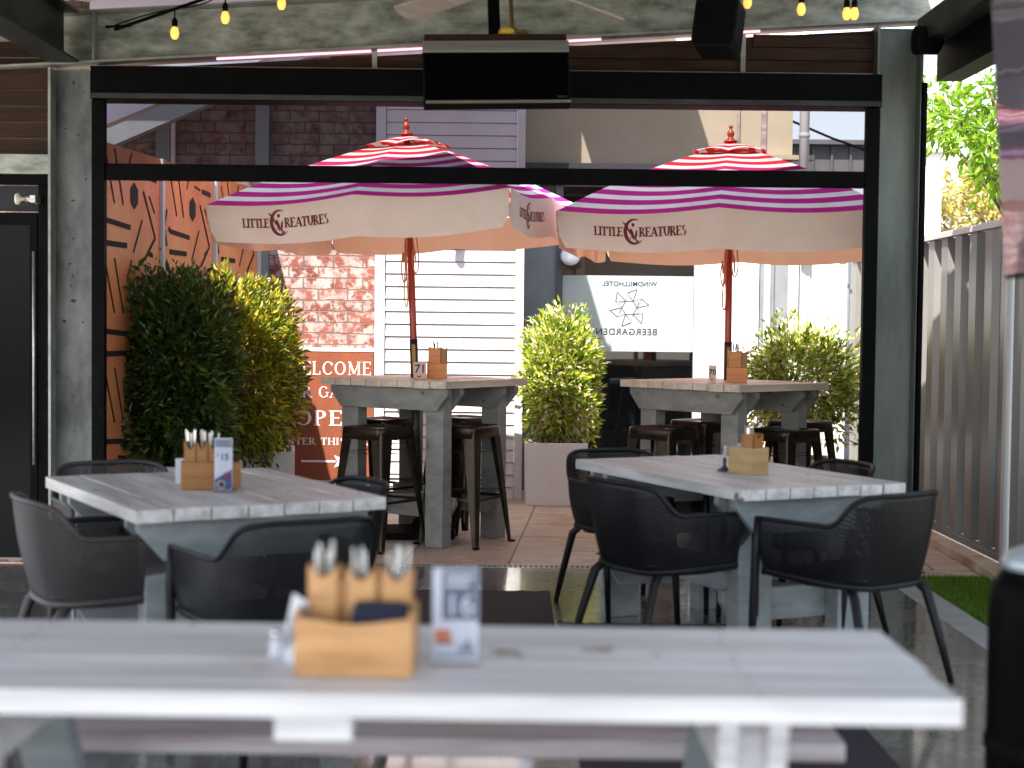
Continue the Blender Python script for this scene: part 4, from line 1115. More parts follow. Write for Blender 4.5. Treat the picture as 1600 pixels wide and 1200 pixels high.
MB().bx(a.x - .1, b.x + .05, 16.9, 20.1, a.z + .002, a.z + .06).build('roof', M['farwhite'], t)

# ================================================================== UMBRELLAS
def umbrella(label, c, side, theta, tilt, zev, zap, seed, group='striped market umbrellas'):
    t = thing('market_umbrella', label, 'umbrella', c); h = side / 2
    t.rotation_euler = (0, -tilt, 0)
    rz = -theta
    rnd = random.Random(seed)
    ca, sa = math.cos(rz), math.sin(rz)
    def rot(x, y, z): return (x * ca - y * sa, x * sa + y * ca, z)
    def canopy_z(r, e, f):
        """r radial 0..1, e = along-edge -1..1"""
        z = zap + (zev - zap) * (r ** 1.5)
        sagv = -.030 * r * abs(math.sin(math.pi * e)) - .018 * math.sin(math.pi * r) + .012 * (1 - abs(e)) * r
        return z + sagv
    g = MB()
    R0 = .17
    for k in range(4):
        an = k * math.pi / 2
        def fn(u, v, an=an):
            r = R0 + (1 - R0) * v; e = u * 2 - 1
            inn = 1 - .02 * abs(math.sin(math.pi * e)) * r
            x = e * h * r; y = -h * r * inn
            X_, Y_ = x * math.cos(an) - y * math.sin(an), x * math.sin(an) + y * math.cos(an)
            return rot(X_, Y_, canopy_z(r, e, v))
        g.grid(fn, 28, 20, lambda u, v: (u, (1 - (R0 + (1 - R0) * v)) * h))
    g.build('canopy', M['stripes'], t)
    # vent tier
    g = MB(); hv = .235
    for k in range(4):
        an = k * math.pi / 2
        def fn(u, v, an=an):
            r = .03 + .97 * v; e = u * 2 - 1
            x = e * hv * r; y = -hv * r
            X_, Y_ = x * math.cos(an) - y * math.sin(an), x * math.sin(an) + y * math.cos(an)
            z = zap + .040 - .085 * r ** 1.2 + .022 * r * r * abs(math.sin(math.pi * e * 1.0)) 
            return rot(X_, Y_, z)
        g.grid(fn, 20, 8, lambda u, v: (u, .025 + (1 - v) * hv))
    g.build('vent_cap', M['stripes_red'], t)
    # valances
    VH = .235
    for k in range(4):
        an = k * math.pi / 2; e0 = .995
        def fn(u, v, an=an, k=k):
            e = (u * 2 - 1) * e0; y = -h * (1 - .02 * abs(math.sin(math.pi * e))) - .004
            x = e * h * (1 - .012 * v)
            y += v * .018 - .014 * v * math.sin(e * 9 + k * 2) * .6
            zz = canopy_z(1, e, 1) + .003 - VH * v * (1 - (.35 * max(0, (abs(e) - .965) / .035) if v > .5 else 0)) - .012 * v * math.cos(e * math.pi)
            X_, Y_ = x * math.cos(an) - y * math.sin(an), x * math.sin(an) + y * math.cos(an)
            return rot(X_, Y_, zz)
        va = MB().grid(fn, 48, 6).build('valance', M['canvas'], t)
        if k in (0, 1, 3):
            # printed lettering on the valance surface
            def surf(x, z):      # x along, z below the hem top
                e = x / h; p = fn((e + 1) / 2, z / VH)
                return Vector(p)
            tmp = MB(); xo = 0
            cap = .058
            roman('LITTLE', cap, tmp, (-h + .318, 0, 0), (1, 0, 0), (0, 0, 1), (0, -1, 0), spacing=.05, wt=.24, fit=.175)
            n_l = len(tmp.f)
            roman('REATURES', cap, tmp, (-h + .657, 0, 0), (1, 0, 0), (0, 0, 1), (0, -1, 0), spacing=.05, wt=.24, fit=.29)
            # winged emblem in a big C
            cx, cz = -h + .478, .03
            def ring(rx, ry, a0, a1, w, n=22):
                for i in range(n):
                    A0, A1 = R(a0 + (a1 - a0) * i / n), R(a0 + (a1 - a0) * (i + 1) / n)
                    w0 = w * math.sin(math.pi * (i + .15) / (n + .3)) + .003; w1 = w * math.sin(math.pi * (i + 1.15) / (n + .3)) + .003
                    tmp.add([(cx + rx * math.cos(A0), 0, cz + ry * math.sin(A0)), (cx + rx * math.cos(A1), 0, cz + ry * math.sin(A1)), (cx + (rx - w1) * math.cos(A1), 0, cz + (ry - w1) * math.sin(A1)), (cx + (rx - w0) * math.cos(A0), 0, cz + (ry - w0) * math.sin(A0))], [(0, 1, 2, 3)])
            parts_ = [('printed_lettering', 0, n_l), ('printed_lettering', n_l, len(tmp.f))]; n_e = len(tmp.f)
            ring(.066, .080, 62, 318, .02)
            def blob(px_, pz_, rx, rz_2, rot_=0, n=10):
                tmp.add([(cx + px_ + rx * math.cos(a_) * math.cos(rot_) - rz_2 * math.sin(a_) * math.sin(rot_), 0, cz + pz_ + rx * math.cos(a_) * math.sin(rot_) + rz_2 * math.sin(a_) * math.cos(rot_)) for a_ in [2 * math.pi * j / n for j in range(n)]], [tuple(range(n))])
            blob(-.012, -.012, .010, .036, .3); blob(.012, -.02, .007, .034, -.2); blob(-.03, .006, .006, .026, .9); blob(.02, -.058, .012, .006, .4); blob(-.005, .042, .010, .012)
            for j in range(6): blob(-.055 + j * .005, .05 - j * .010, .022 - .001 * j, .0035, -.55 - .12 * j)
            for j in range(4): blob(-.04 + j * .018, -.035 - j * .004, .009, .003, .8 + j * .3)
            for nm, f0, f1 in parts_ + [('printed_emblem', n_e, len(tmp.f))]:
                out = MB()
                for f_ in tmp.f[f0:f1]:
                    vs = []
                    for idx in f_:
                        v_ = tmp.v[idx]
                        z_ = min(max(.138 - v_.z, .004), VH - .004)
                        p = surf(v_.x, z_)
                        n_ = Vector(rot(math.sin(an), -math.cos(an), 0)); vs.append(p + n_ * (.0025 + .00015 * (len(out.f) % 5)))
                    out.add(vs, [tuple(range(len(vs)))])
                out.build(nm, M['logo'], va)
    # finial
    MB().lathe([(.0, 0), (.022, .002), (.045, .012), (.048, .02), (.03, .03), (.016, .045), (.02, .055), (.026, .07), (.02, .085), (.008, .098), (.008, .104), (.014, .11), (.014, .122), (.0, .13)], (0, 0, zap + .028), 20).build('finial', M['pole'], t)
    # pole
    MB().tube([(0, 0, .10), (0, 0, zap + .02)], .0235, 16).build('pole', M['pole'], t)
    MB().tube([(0, 0, .05), (0, 0, 1.30)], .027, 16).tube([(0, 0, 1.30), (0, 0, 1.304)], .03, 16).build('pole_sleeve', M['polesock'], t)
    MB().bx(-.012, .012, -.0285, -.0275, 1.08, 1.27).build('sleeve_label', M['brass'], t)
    MB().bx(-.24, .24, -.24, .24, 0, .05).lathe([(.05, .05), (.05, .09), (.035, .11)], (0, 0, 0), 16).build('base', M['blackmatte'], t, bevel=.008)
    # ribs
    for k in range(8):
        an = k * math.pi / 4 + math.pi / 4
        rr = h * (math.sqrt(2) if k % 2 == 0 else 1) * .985
        e = 1 if k % 2 == 0 else 0
        g = MB(); p0 = rot(.03 * math.cos(an), .03 * math.sin(an), zap - .04); p1 = rot(rr * math.cos(an), rr * math.sin(an), zev - .022 + (0 if k % 2 == 0 else .004))
        g.bar(p0, p1, .014, .02); rb = g.build('rib', M['pole'], t)
        g = MB(); pm_ = Vector(p0).lerp(Vector(p1), .5) - Vector((0, 0, .012))
        g.bar(rot(.03 * math.cos(an), .03 * math.sin(an), zev - .12), pm_, .012, .016); g.build('strut', M['pole'], rb)
    MB().lathe([(.05, 0), (.055, .01), (.055, .05), (.04, .06)], (0, 0, zev - .16), 16).build('hub', M['pole'], t)
    # cords
    rd = random.Random(seed + 3)
    for q_ in range(3):
        x = (-.036 - .008 * q_) if q_ < 2 else .034
        zt_, zl_ = zev - .1, 1.62 + .06 * q_ - (.10 if q_ == 0 else 0)
        w_ = .03 + .012 * q_
        pts = [(x * .3, -.03, zt_), (x, -.036, zt_ - .25), (x - .004 * q_, -.04, (zt_ + zl_) / 2), (x - w_ * .4, -.04, zl_ + .08), (x - w_ * .1, -.04, zl_), (x + w_ * .35, -.04, zl_ + .05), (x + .010, -.036, (zt_ + zl_) / 2 + .05), (0, -.03, zt_)]
        # smooth
        sm = []
        for i in range(len(pts) - 1):
            for j in range(5):
                t_ = j / 5; P_ = [Vector(pts[max(i - 1, 0)]), Vector(pts[i]), Vector(pts[i + 1]), Vector(pts[min(i + 2, len(pts) - 1)])]
                sm.append(.5 * (2 * P_[1] + (P_[2] - P_[0]) * t_ + (2 * P_[0] - 5 * P_[1] + 4 * P_[2] - P_[3]) * t_ ** 2 + (3 * P_[1] - P_[0] - 3 * P_[2] + P_[3]) * t_ ** 3))
        sm.append(Vector(pts[-1]))
        MB().tube(sm, .0048, 6).build('cord', M['rope'], t)
    return t
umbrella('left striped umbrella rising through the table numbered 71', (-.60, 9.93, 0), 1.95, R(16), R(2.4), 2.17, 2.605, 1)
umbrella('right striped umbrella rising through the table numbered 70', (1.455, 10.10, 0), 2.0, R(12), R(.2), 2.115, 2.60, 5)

# ================================================================== TABLES
def timber_table(label, cat_group, near, ang, A, B, H, mtop, mbase, name, planks_along='b', ov=.12, ovx=None, legw=.14, legt=.09, top_t=.045, apron_h=.13, cham=.10, npl=7, low=(.16, .30)):
    """local x = apron axis (length A), local y = other axis (length B); near corner at origin"""
    e1 = Vector((math.cos(ang), math.sin(ang), 0)); e2 = Vector((-math.sin(ang), math.cos(ang), 0))
    c = Vector((near[0], near[1], 0)) + e1 * A / 2 + e2 * B / 2
    t = thing(name, label, 'table', c, ang, cat_group)
    a, b = A / 2, B / 2
    g = MB(); rnd = random.Random(int(A * 1000))
    w = A / npl
    for i in range(npl):
        dz = rnd.uniform(-.0015, .0015); dl = rnd.uniform(-.003, .003)
        g.bx(-a + i * w + .003, -a + (i + 1) * w - .003, -b + dl, b + dl, H - top_t + dz, H + dz)
    g.m = 1
    for i in range(npl):
        for sy in (-1, 1):
            for q_ in (-.28, .28):
                g.lathe([(.0045, 0), (.0045, .0012), (.0, .0013)], (-a + (i + .5 + q_) * w, sy * (b - ov - .045) + rnd.uniform(-.006, .006), H + .0016), 8)
    g.build('tabletop', [mtop, M['ink_brown']], t, bevel=.003)
    z1 = H - top_t - .003; z0 = z1 - apron_h
    yl = b - ov - legt / 2     # leg centre line offset in y
    xl_ = a - (ov if ovx is None else ovx) - legw / 2
    for sy in (-1, 1):
        for o_ in (-1, 1):
            y0_ = sy * yl + o_ * (legt / 2 + .0215)
            g = MB(); ax = a - .035
            g.prism([(-ax, y0_ - .019, z1), (ax, y0_ - .019, z1), (ax, y0_ - .019, z1 - .04), (ax - cham, y0_ - .019, z0), (-ax + cham, y0_ - .019, z0), (-ax, y0_ - .019, z1 - .04)], (0, .038, 0))
            g.build('apron', mbase, t, bevel=.003)
        for sx in (-1, 1):
            MB().bx(sx * xl_ - legw / 2, sx * xl_ + legw / 2, sy * yl - legt / 2, sy * yl + legt / 2, 0, z1).build('leg', mbase, t, bevel=.004)
        # low cross board on the outer... inner side
        y0_ = -sy * -1 * yl - sy * (legt / 2 + .0215)
        g = MB(); ax = xl_ + legw / 2 + .02
        g.prism([(-ax, y0_ - .019, low[1]), (ax, y0_ - .019, low[1]), (ax, y0_ - .019, low[1] - .05), (ax - .06, y0_ - .019, low[0]), (-ax + .06, y0_ - .019, low[0]), (-ax, y0_ - .019, low[1] - .05)], (0, .038, 0))
        g.build('cross_board', mbase, t, bevel=.003)
    yy = yl - legt / 2 - .045
    MB().bx(-.055, .055, -yy, yy, low[1] - .10, low[1] - .01).build('stretcher', mbase, t, bevel=.004)
    return t
GM = 'weathered timber dining tables'
timber_table('grey dining table on the left with card 15 on it', GM, (-1.291, 5.142), R(30.7), .958, 1.279, .75, M['tabletop'], M['tablebase'], 'dining_table', npl=7, apron_h=.15, legw=.17, ov=.13, ovx=.075)
timber_table('grey dining table on the right with four black chairs', GM, (.930, 6.021), R(24.9), .83, 1.461, .75, M['tabletop'], M['tablebase'], 'dining_table', npl=7, apron_h=.15, legw=.165, ov=.13, ovx=.08)
# bar tables: apron axis is e2 -> build with x along left-near edge
def bar_table(label, near, ang, L1, L2, H=1.05):
    e1 = Vector((math.cos(ang), math.sin(ang))); e2 = Vector((-math.sin(ang), math.cos(ang)))
    # apron axis must be local x: start at left corner, x runs left->near = -e2 ; y = e1
    left = Vector(near) + e2 * L2
    return timber_table(label, 'tall timber bar tables', (left.x, left.y), ang - math.pi / 2, L2, L1, H, M['bar_top'], M['bar_base'], 'bar_table', npl=8, ov=.10, legw=.14, legt=.09, top_t=.045, apron_h=.14, cham=.09, low=(.17, .31))
BL = bar_table('tall bar table on the left with number card 71', (-.405, 9.20), R(54), .87, 1.05)
BR = bar_table('tall bar table on the right with number card 70', (1.39, 9.15), R(40), .87, 1.05)

# foreground picnic table
ft = thing('picnic_table', 'long white picnic table with attached bench in the foreground', 'table', (.80, 2.62, 0), R(-.5))
g = MB(); W_ = .625; n_ = 5; wv = W_ / n_
for i in range(n_):
    dl = random.uniform(-.004, .004)
    g.bx(-2.35, dl, i * wv + .003, (i + 1) * wv - .003, .705 + random.uniform(-.001, .001), .75 + random.uniform(-.001, .001))
g.m = 1
for i in range(n_):
    for xx in (-.36, -1.15, -1.80):
        for q_ in (-.03, .03): g.lathe([(.0045, 0), (.0045, .001), (.0, .0012)], (xx + random.uniform(-.008, .008), (i + .5) * wv + q_, .7513), 8)
g.build('tabletop', [M['tabletop_x'], M['ink_brown']], ft, bevel=.007)
g = MB()
for i in range(2): g.bx(-1.88, -.03 + random.uniform(-.006, .006), .80 + i * .15, .80 + i * .15 + .145, .405, .45)
g.build('bench', M['bench'], ft, bevel=.005)
g = MB()
for i in range(2): g.bx(-1.88, -.03, -.50 + i * .15, -.50 + i * .15 + .145, .405, .45)
g.build('bench', M['bench'], ft, bevel=.005)
for xx in (-.36, -1.80):
    for o_ in (-.045, .045):
        g = MB(); g.prism([(xx + o_ - .018, .03, .701), (xx + o_ - .018, .60, .701), (xx + o_ - .018, .57, .59), (xx + o_ - .018, .06, .59)], (.036, 0, 0)); g.build('apron', M['tabletop_x'], ft, bevel=.003)
    MB().bar((xx, .18, .701), (xx, -.25, 0), .05, .12, up=(1, 0, 0)).build('leg', M['tabletop_x'], ft, bevel=.003)
    MB().bar((xx, .45, .701), (xx, .90, 0), .05, .12, up=(1, 0, 0)).build('leg', M['tablebase'], ft, bevel=.003)
    MB().bx(xx + .028, xx + .066, -.5, 1.10, .31, .402).build('bench_support', M['tablebase'], ft, bevel=.003)
MB().bx(-1.22, -1.08, .03, .60, .655, .702).build('cleat', M['tabletop_x'], ft, bevel=.003)

# ================================================================== CHAIRS
def crom(pts, u):
    n = len(pts) - 1; x = min(max(u, 0), 1) * n; i = min(int(x), n - 1); t = x - i
    P_ = [pts[max(i - 1, 0)], pts[i], pts[i + 1], pts[min(i + 2, n)]]
    return .5 * (2 * P_[1] + (P_[2] - P_[0]) * t + (2 * P_[0] - 5 * P_[1] + 4 * P_[2] - P_[3]) * t ** 2 + (3 * P_[1] - P_[0] - 3 * P_[2] + P_[3]) * t ** 3)
def V_(*a): return Vector(a)
half_top = [V_(-.285, .235, .635), V_(-.290, .08, .638), V_(-.288, -.06, .640), V_(-.272, -.15, .648), V_(-.238, -.225, .738), V_(-.17, -.282, .763), V_(-.08, -.303, .766), V_(0, -.307, .766)]
half_bot = [V_(-.262, .22, .425), V_(-.262, .08, .42), V_(-.256, -.05, .415), V_(-.235, -.14, .41), V_(-.195, -.195, .405), V_(-.14, -.222, .40), V_(-.07, -.233, .40), V_(0, -.236, .40)]
def mirror(h): return h + [V_(-p.x, p.y, p.z) for p in h[::-1][1:]]
TOP, BOT = mirror(half_top), mirror(half_bot)
def make_chair(label, msolid, mperf, group):
    t = thing('armchair', label, 'chair', (0, 0, 0), 0, group)
    def fn(u, v):
        a, b = crom(BOT, u), crom(TOP, u)
        p = a.lerp(b, v); bulge = .012 * math.sin(math.pi * v)
        c = Vector((p.x, p.y + .05, 0)); 
        if c.length > 0: p = p + c.normalized() * bulge
        return p
    # arc length for uv
    def uv(u, v): return (u * 1.42, v * .36)
    g = MB().grid(fn, 56, 12, uv); g.build('back_shell', mperf, t, solid=.005)
    rim = [crom(TOP, i / 60) for i in range(61)]
    MB().tube(rim, .0105, 8).build('top_rim', msolid, t)
    low_ = [crom(BOT, i / 50) for i in range(51)]
    MB().tube(low_, .014, 8).build('lower_rim', msolid, t)
    # seat
    def fs(u, v):
        x = (u * 2 - 1) * (.25 - .055 * max(0, 1 - v * 2.2) ** 1.5); y = -.225 + .46 * v
        z = .432 - .018 * math.cos((u - .5) * math.pi) * math.sin(math.pi * min(1, v * 1.05)) - .02 * max(0, v - .85) / .15
        return (x, y, z)
    g = MB().grid(fs, 20, 16, lambda u, v: (u * .5, v * .46)); g.build('seat', mperf, t, solid=.006)
    MB().tube([fs(i / 20, 1) for i in range(21)], .012, 8).build('seat_front', msolid, t)
    for s in (-1, 1):
        MB().tube([(s * .285, .235, .64), (s * .284, .245, .50), (s * .276, .262, .25), (s * .272, .275, 0)], [.0145, .018, .0175, .013], 8).build('leg', msolid, t)
        MB().tube([(s * .19, -.17, .405), (s * .215, -.215, .36), (s * .235, -.27, .18), (s * .255, -.315, 0)], [.019, .02, .0175, .013], 8).build('leg', msolid, t)
        MB().tube([(s * .262, .215, .42), (s * .25, .0, .405), (s * .19, -.17, .40)], .014, 8).build('side_rail', msolid, t)
    return t
def face(o, c, f):
    o.location = (c[0], c[1], 0); o.rotation_euler = (0, 0, math.atan2(f[1], f[0]) - math.pi / 2)
G1, G2 = 'black armchairs at the right dining table', 'armchairs at the left dining table'
ch = make_chair('black armchair at the near left side of the right table', M['chair'], M['perf'], G1)
face(ch, (.66, 6.33), (.85, .50))
spots = [((.60, 7.43), (.42, -.906), 'black armchair at the far left end of the right table', G1),
         ((1.37, 6.03), (-.60, .80), 'black armchair at the near right corner of the right table', G1),
         ((1.36, 7.02), (-.93, -.36), 'black armchair behind the right table showing only its back top', G1)]
for c_, f_, lb, gr in spots:
    o = copy_tree(ch); face(o, c_, f_); o['label'] = lb; o['group'] = gr
ch2 = make_chair('taupe armchair at the far left end facing the left table', M['chair_brown'], M['perf_brown'], G2)
face(ch2, (-1.50, 5.50), (.86, .51))
ch2['label'] = 'taupe armchair at the near left side of the left table'
o = copy_tree(ch2); face(o, (-1.67, 6.48), (.51, -.86)); o['label'] = 'taupe armchair behind the left table showing only its back top'
o = copy_tree(ch); face(o, (-.79, 5.06), (-.55, .835)); o['label'] = 'black armchair with its back to the viewer at the left table'; o['group'] = G2
o = copy_tree(ch); face(o, (-.82, 5.93), (-.86, -.51)); o['label'] = 'black armchair at the right side of the left table by the bar stools'; o['group'] = G2

# ================================================================== STOOLS
def make_stool(label, group):
    t = thing('bar_stool', label, 'stool', (0, 0, 0), 0, group)
    Hs = .76; q_ = .155
    g = MB(); pts = []
    def rr(s, r, n=5):
        o_ = []
        for k, (sx, sy) in enumerate(((1, 1), (-1, 1), (-1, -1), (1, -1))):
            for i in range(n + 1):
                a_ = math.pi / 2 * (k + i / n); o_.append((sx * (s - r) + r * math.cos(a_), sy * (s - r) + r * math.sin(a_)))
        return o_
    rings = [(.150, .03, Hs - .016), (.157, .035, Hs - .004), (.163, .04, Hs), (.168, .045, Hs - .004), (.170, .045, Hs - .02), (.172, .045, Hs - .075)]
    n = 24; vs = [(0, 0, Hs - .016)]
    for s_, r_, z in rings: vs += [(x, y, z) for x, y in rr(s_, r_)]
    fs = [(0, 1 + j, 1 + (j + 1) % n) for j in range(n)]
    for i in range(len(rings) - 1):
        for j in range(n): fs.append((1 + i * n + j, 1 + (i + 1) * n + j, 1 + (i + 1) * n + (j + 1) % n, 1 + i * n + (j + 1) % n))
    g.add(vs, [f[::-1] for f in fs], True); 
    g.mi = [0 if i < n + 2 * n else 1 for i in range(len(g.f))]
    g.build('seat', [M['stool_top'], M['stool']], t, solid=.002)
    for sx in (-1, 1):
        for sy in (-1, 1):
            g = MB()
            # angle-section tapered leg: two flanges
            def sec(z):
                k = (Hs - .02 - z) / (Hs - .02); c0 = .160 + .062 * k; w_ = .085 * (1 - k) + .030 * k
                return c0, w_
            cu = []
            for z in (Hs - .02, Hs - .10, .4, .12, 0):
                c0, w_ = sec(z); th = .003; rd = .012
                P_ = [(c0 - w_, c0), (c0 - rd, c0), (c0 - rd * .3, c0 - rd * .3), (c0, c0 - rd), (c0, c0 - w_)]
                cu.append([(sx * x, sy * y, z) for x, y in P_])
            vs = [p for r_ in cu for p in r_]; fs = []
            for i in range(4):
                for j in range(4): fs.append((i * 5 + j, i * 5 + j + 1, (i + 1) * 5 + j + 1, (i + 1) * 5 + j))
            g.add(vs, fs); lg = g.build('leg', M['stool'], t, solid=.004)
            MB().bx(sx * .222 - .018, sx * .222 + .018, sy * .222 - .018, sy * .222 + .018, 0, .012).build('foot', M['blackmatte'], lg, bevel=.003)
    c0 = .16 + .062 * (Hs - .02 - .30) / (Hs - .02) - .006
    for (a_, b_) in (((-c0, -c0), (c0, -c0)), ((c0, -c0), (c0, c0)), ((c0, c0), (-c0, c0)), ((-c0, c0), (-c0, -c0))):
        MB().bar((a_[0], a_[1], .30), (b_[0], b_[1], .30), .006, .018).build('foot_rail', M['stool'], t)
    c1 = .165
    MB().bar((-c1, -c1, .335), (c1, c1, .335), .005, .014).bar((-c1, c1, .345), (c1, -c1, .345), .005, .014).build('cross_brace', M['stool'], t)
    c2 = .162
    MB().tube([(-c2, -c2, .60), (c2, -c2, .60), (c2, c2, .60), (-c2, c2, .60)], .005, 6, closed=True).build('upper_rail', M['stool'], t)
    return t
GS1, GS2 = 'metal bar stools at the left bar table', 'metal bar stools at the right bar table'
s0 = make_stool('dark metal bar stool at the front left of table 71', GS1)
def put(o, px, py, Y, rz, z=.76):
    p = at(px, py, Y); o.location = (p.x, Y, 0); o.rotation_euler = (0, 0, rz)
put(s0, 592, 662, 9.40, R(54))
for px, Y, rz, lb, gr in ((600, 10.2, R(50), 'metal bar stool behind the front left one at table 71', GS1),
                          (728, 9.62, R(60), 'dark metal bar stool at the front right of table 71', GS1),
                          (722, 10.5, R(52), 'metal bar stool at the far right corner of table 71', GS1),
                          (1037, 9.64, R(48), 'brown metal bar stool at the left side of table 70', GS2),
                          (1098, 10.37, R(42), 'metal bar stool second from the left at table 70', GS2),
                          (1226, 9.57, R(40), 'black metal bar stool at the near right of table 70', GS2),
                          (1250, 10.47, R(42), 'metal bar stool before the tan planter at table 70', GS2)):
    o = copy_tree(s0); put(o, px, 662, Y, rz); o['label'] = lb; o['group'] = gr

# ================================================================== TABLE-TOP THINGS
def holder(t, x, y, w, d, h, m, name='cutlery_holder', n=5, seed=0, zoff=0, dip=.02, tall=.06):
    """open wooden sleeve with curved top and cutlery"""
    g = MB(); th = .005
    def wall(x0_, y0_, x1_, y1_, curved):
        nn = 8 if curved else 1
        d_ = Vector((x1_ - x0_, y1_ - y0_, 0)); nv = Vector((d_.y, -d_.x, 0)).normalized() * th
        top = [(x0_ + d_.x * i / nn, y0_ + d_.y * i / nn, zoff + h - (dip * math.sin(math.pi * i / nn) if curved else 0)) for i in range(nn + 1)]
        g.prism([(x0_, y0_, zoff), (x1_, y1_, zoff)] + top[::-1], nv)
    e = th + .0005
    wall(x - w / 2, y - d / 2, x + w / 2, y - d / 2, True); wall(x + w / 2, y + d / 2 , x - w / 2, y + d / 2, True)
    wall(x + w / 2 - .0005, y - d / 2 + e * 1.0 - .0, x + w / 2 - .0005, y + d / 2 - e, False); wall(x - w / 2 + .0005, y + d / 2 - e, x - w / 2 + .0005, y - d / 2 + e, False)
    g.bx(x - w / 2 + e, x + w / 2 - e, y - d / 2 + e, y + d / 2 - e, zoff + .001, zoff + .006)
    return g.build(name, m, t)
def cutlery(t, x, y, w, d, z0, z1, n, seed, m=None):
    rnd = random.Random(seed)
    for i in range(n):
        px_, py_ = x + rnd.uniform(-.3, .3) * w, y + rnd.uniform(-.3, .3) * d
        tx, ty = rnd.uniform(-.25, .25) * w, rnd.uniform(-.2, .2) * d
        z = z1 - rnd.uniform(0, .03)
        a_ = rnd.uniform(0, 3.14); wv_ = Vector((math.cos(a_), math.sin(a_), 0))
        P0_, P1_ = Vector((px_, py_, z0)), Vector((px_ + tx, py_ + ty, z))
        PM = P0_.lerp(P1_, .72)
        g = MB(); g.bar(P0_, PM, .004, .003, up=wv_).bar(PM + (P1_ - P0_) * .001, P1_ - (P1_ - P0_).normalized() * .004, .005, .003, up=wv_, w2=.010, h2=.003).bar(P1_ - (P1_ - P0_).normalized() * .0038, P1_, .010, .003, up=wv_, w2=.005, h2=.002)
        g.build('cutlery_handle', m or M['steelbright'], t, bevel=.0008)
# --- foreground caddy
c = at(559, 1047, 2.83); 
t = thing('cutlery_caddy', 'honey coloured wooden cutlery caddy on the foreground table', 'caddy', (c.x, 2.83, .7515), R(-1))
w = .219; dd = .15
g = MB(); nn = 14; th = .008
def front(y0_):
    pts = [(-w / 2, y0_, 0), (w / 2, y0_, 0)] + [(-w / 2 + w * (nn - i) / nn, y0_, .108 - .011 * math.sin(math.pi * (nn - i) / nn) ** 2) for i in range(nn + 1)]
    g.prism(pts, (0, th, 0))
front(-dd / 2 - th); front(dd / 2)
g.bx(-w / 2, -w / 2 + th, -dd / 2 + .0005, dd / 2 - .0005, 0, .118).bx(w / 2 - th, w / 2, -dd / 2 + .0005, dd / 2 - .0005, 0, .118)
g.bx(-w / 2 + th, w / 2 - th, -dd / 2, dd / 2, .001, .008)
g.build('box', M['caddy'], t, bevel=.0015)
for i, x in enumerate((-.068, .004, .072)):
    hd = holder(t, x, .03, .052, .045, .178 + (.004 if i == 0 else 0), M['caddy'], dip=.022)
    hd.location.z = .009
    cutlery(hd, x, .03, .05, .03, .02, .222 + .008 * (i == 0), 5, 30 + i)
    if i: holder(t, x - .037, .036, .016, .05, .160, M['caddy_dark'], name='divider', dip=0).location.z = .009
g = MB(); g.prism([(-.008, -.055, .085), (.098, -.055, .085), (.100, -.05, .118), (.09, -.045, .127), (.0, -.045, .128), (-.006, -.05, .12)], (0, .045, 0)); g.build('napkin_stack', M['napkin'], t, bevel=.004)
def card_stand(label, name, c, rz, w, h, draw, tilt=0, cat='card stand', group=None, clear=True):
    t = thing(name, label, cat, c, rz, group); t.rotation_euler = (tilt, 0, rz)
    MB().bx(-w / 2, w / 2, -.0015, .0015, .004, h).build('card', M['card'], t)
    if clear:
        MB().bx(-w / 2 - .002, w / 2 + .002, -.0085, -.007, .004, h + .002).build('acrylic_front', M['acrylic'], t)
        MB().bx(-w / 2 - .002, w / 2 + .002, -.022, .022, 0, .0035).build('acrylic_foot', M['acrylic'], t, bevel=.001)
    draw(t, w, h)
    return t
def patch(t, x0_, x1_, z0_, z1_, m, name='print', y=-.0019):
    MB().bx(x0_, x1_, y - .0004, y, z0_, z1_).build(name, M[m], t)
def draw16(t, w, h):
    patch(t, -w / 2 + .018, w / 2 - .002, .084, h - .004, 'ink_slate', 'printed_panel')
    flat_text('16', .058, M['card'], 'price_lettering', t, False, (.008, -.0030, .112))
    patch(t, -w / 2 + .026, w / 2 - .01, h - .022, h - .014, 'card', 'printed_line', -.0024); patch(t, -w / 2 + .026, w / 2 - .018, h - .036, h - .029, 'card', 'printed_line', -.0024)
    patch(t, -w / 2 + .004, -.008, .046, .066, 'ink_orange', 'picture'); patch(t, -w / 2 + .006, -.004, .038, .045, 'ink_red', 'picture')
    g = MB(); g.prism([(.0, -.0024, .022), (w / 2 - .006, -.0024, .022), (w / 2 - .02, -.0024, .052), (.022, -.0024, .045)], (0, -.0004, 0)); g.build('picture', M['ink_grey'], t)
    patch(t, -w / 2 + .004, w / 2 - .004, .012, .018, 'ink_grey', 'printed_line')
c = at(711, 1033, 2.87)
card_stand('clear acrylic stand with menu card reading 16', 'menu_stand', (c.x, 2.87, .7515), R(2), .088, .185, draw16)
# pale folded menus left of caddy
t = thing('folded_menu', 'pale bluish folded menu leaning left of the foreground caddy', 'menu', (at(450, 1030, 2.86).x, 2.86, .7515), R(-62))
MB().prism([(-.05, 0, 0), (.05, 0, 0), (.05, .02, .125), (-.03, .02, .128)], (0, .002, 0)).build('sheet', M['card'], t)
MB().prism([(-.02, -.001, .03), (.0, -.001, .03), (.02, .0095, .09), (-.01, .0095, .09)], (0, -.0005, 0)).build('print', M['ink_grey'], t)
t = thing('salt_shaker', 'small glass salt shaker beside the folded menu', 'shaker', (at(432, 1028, 2.90).x, 2.90, .7515))
MB().lathe([(.0, 0), (.014, .001), (.015, .01), (.012, .035), (.011, .04)], (0, 0, 0), 16).build('jar', M['card'], t)
MB().lathe([(.0125, .041), (.0125, .052), (.007, .056), (.0, .057)], (0, 0, 0), 16).build('cap', M['steelbright'], t)
t = thing('paper_slip', 'lavender paper slip under the foreground caddy', 'paper', (at(550, 1050, 2.80).x, 2.775, .7512), R(1))
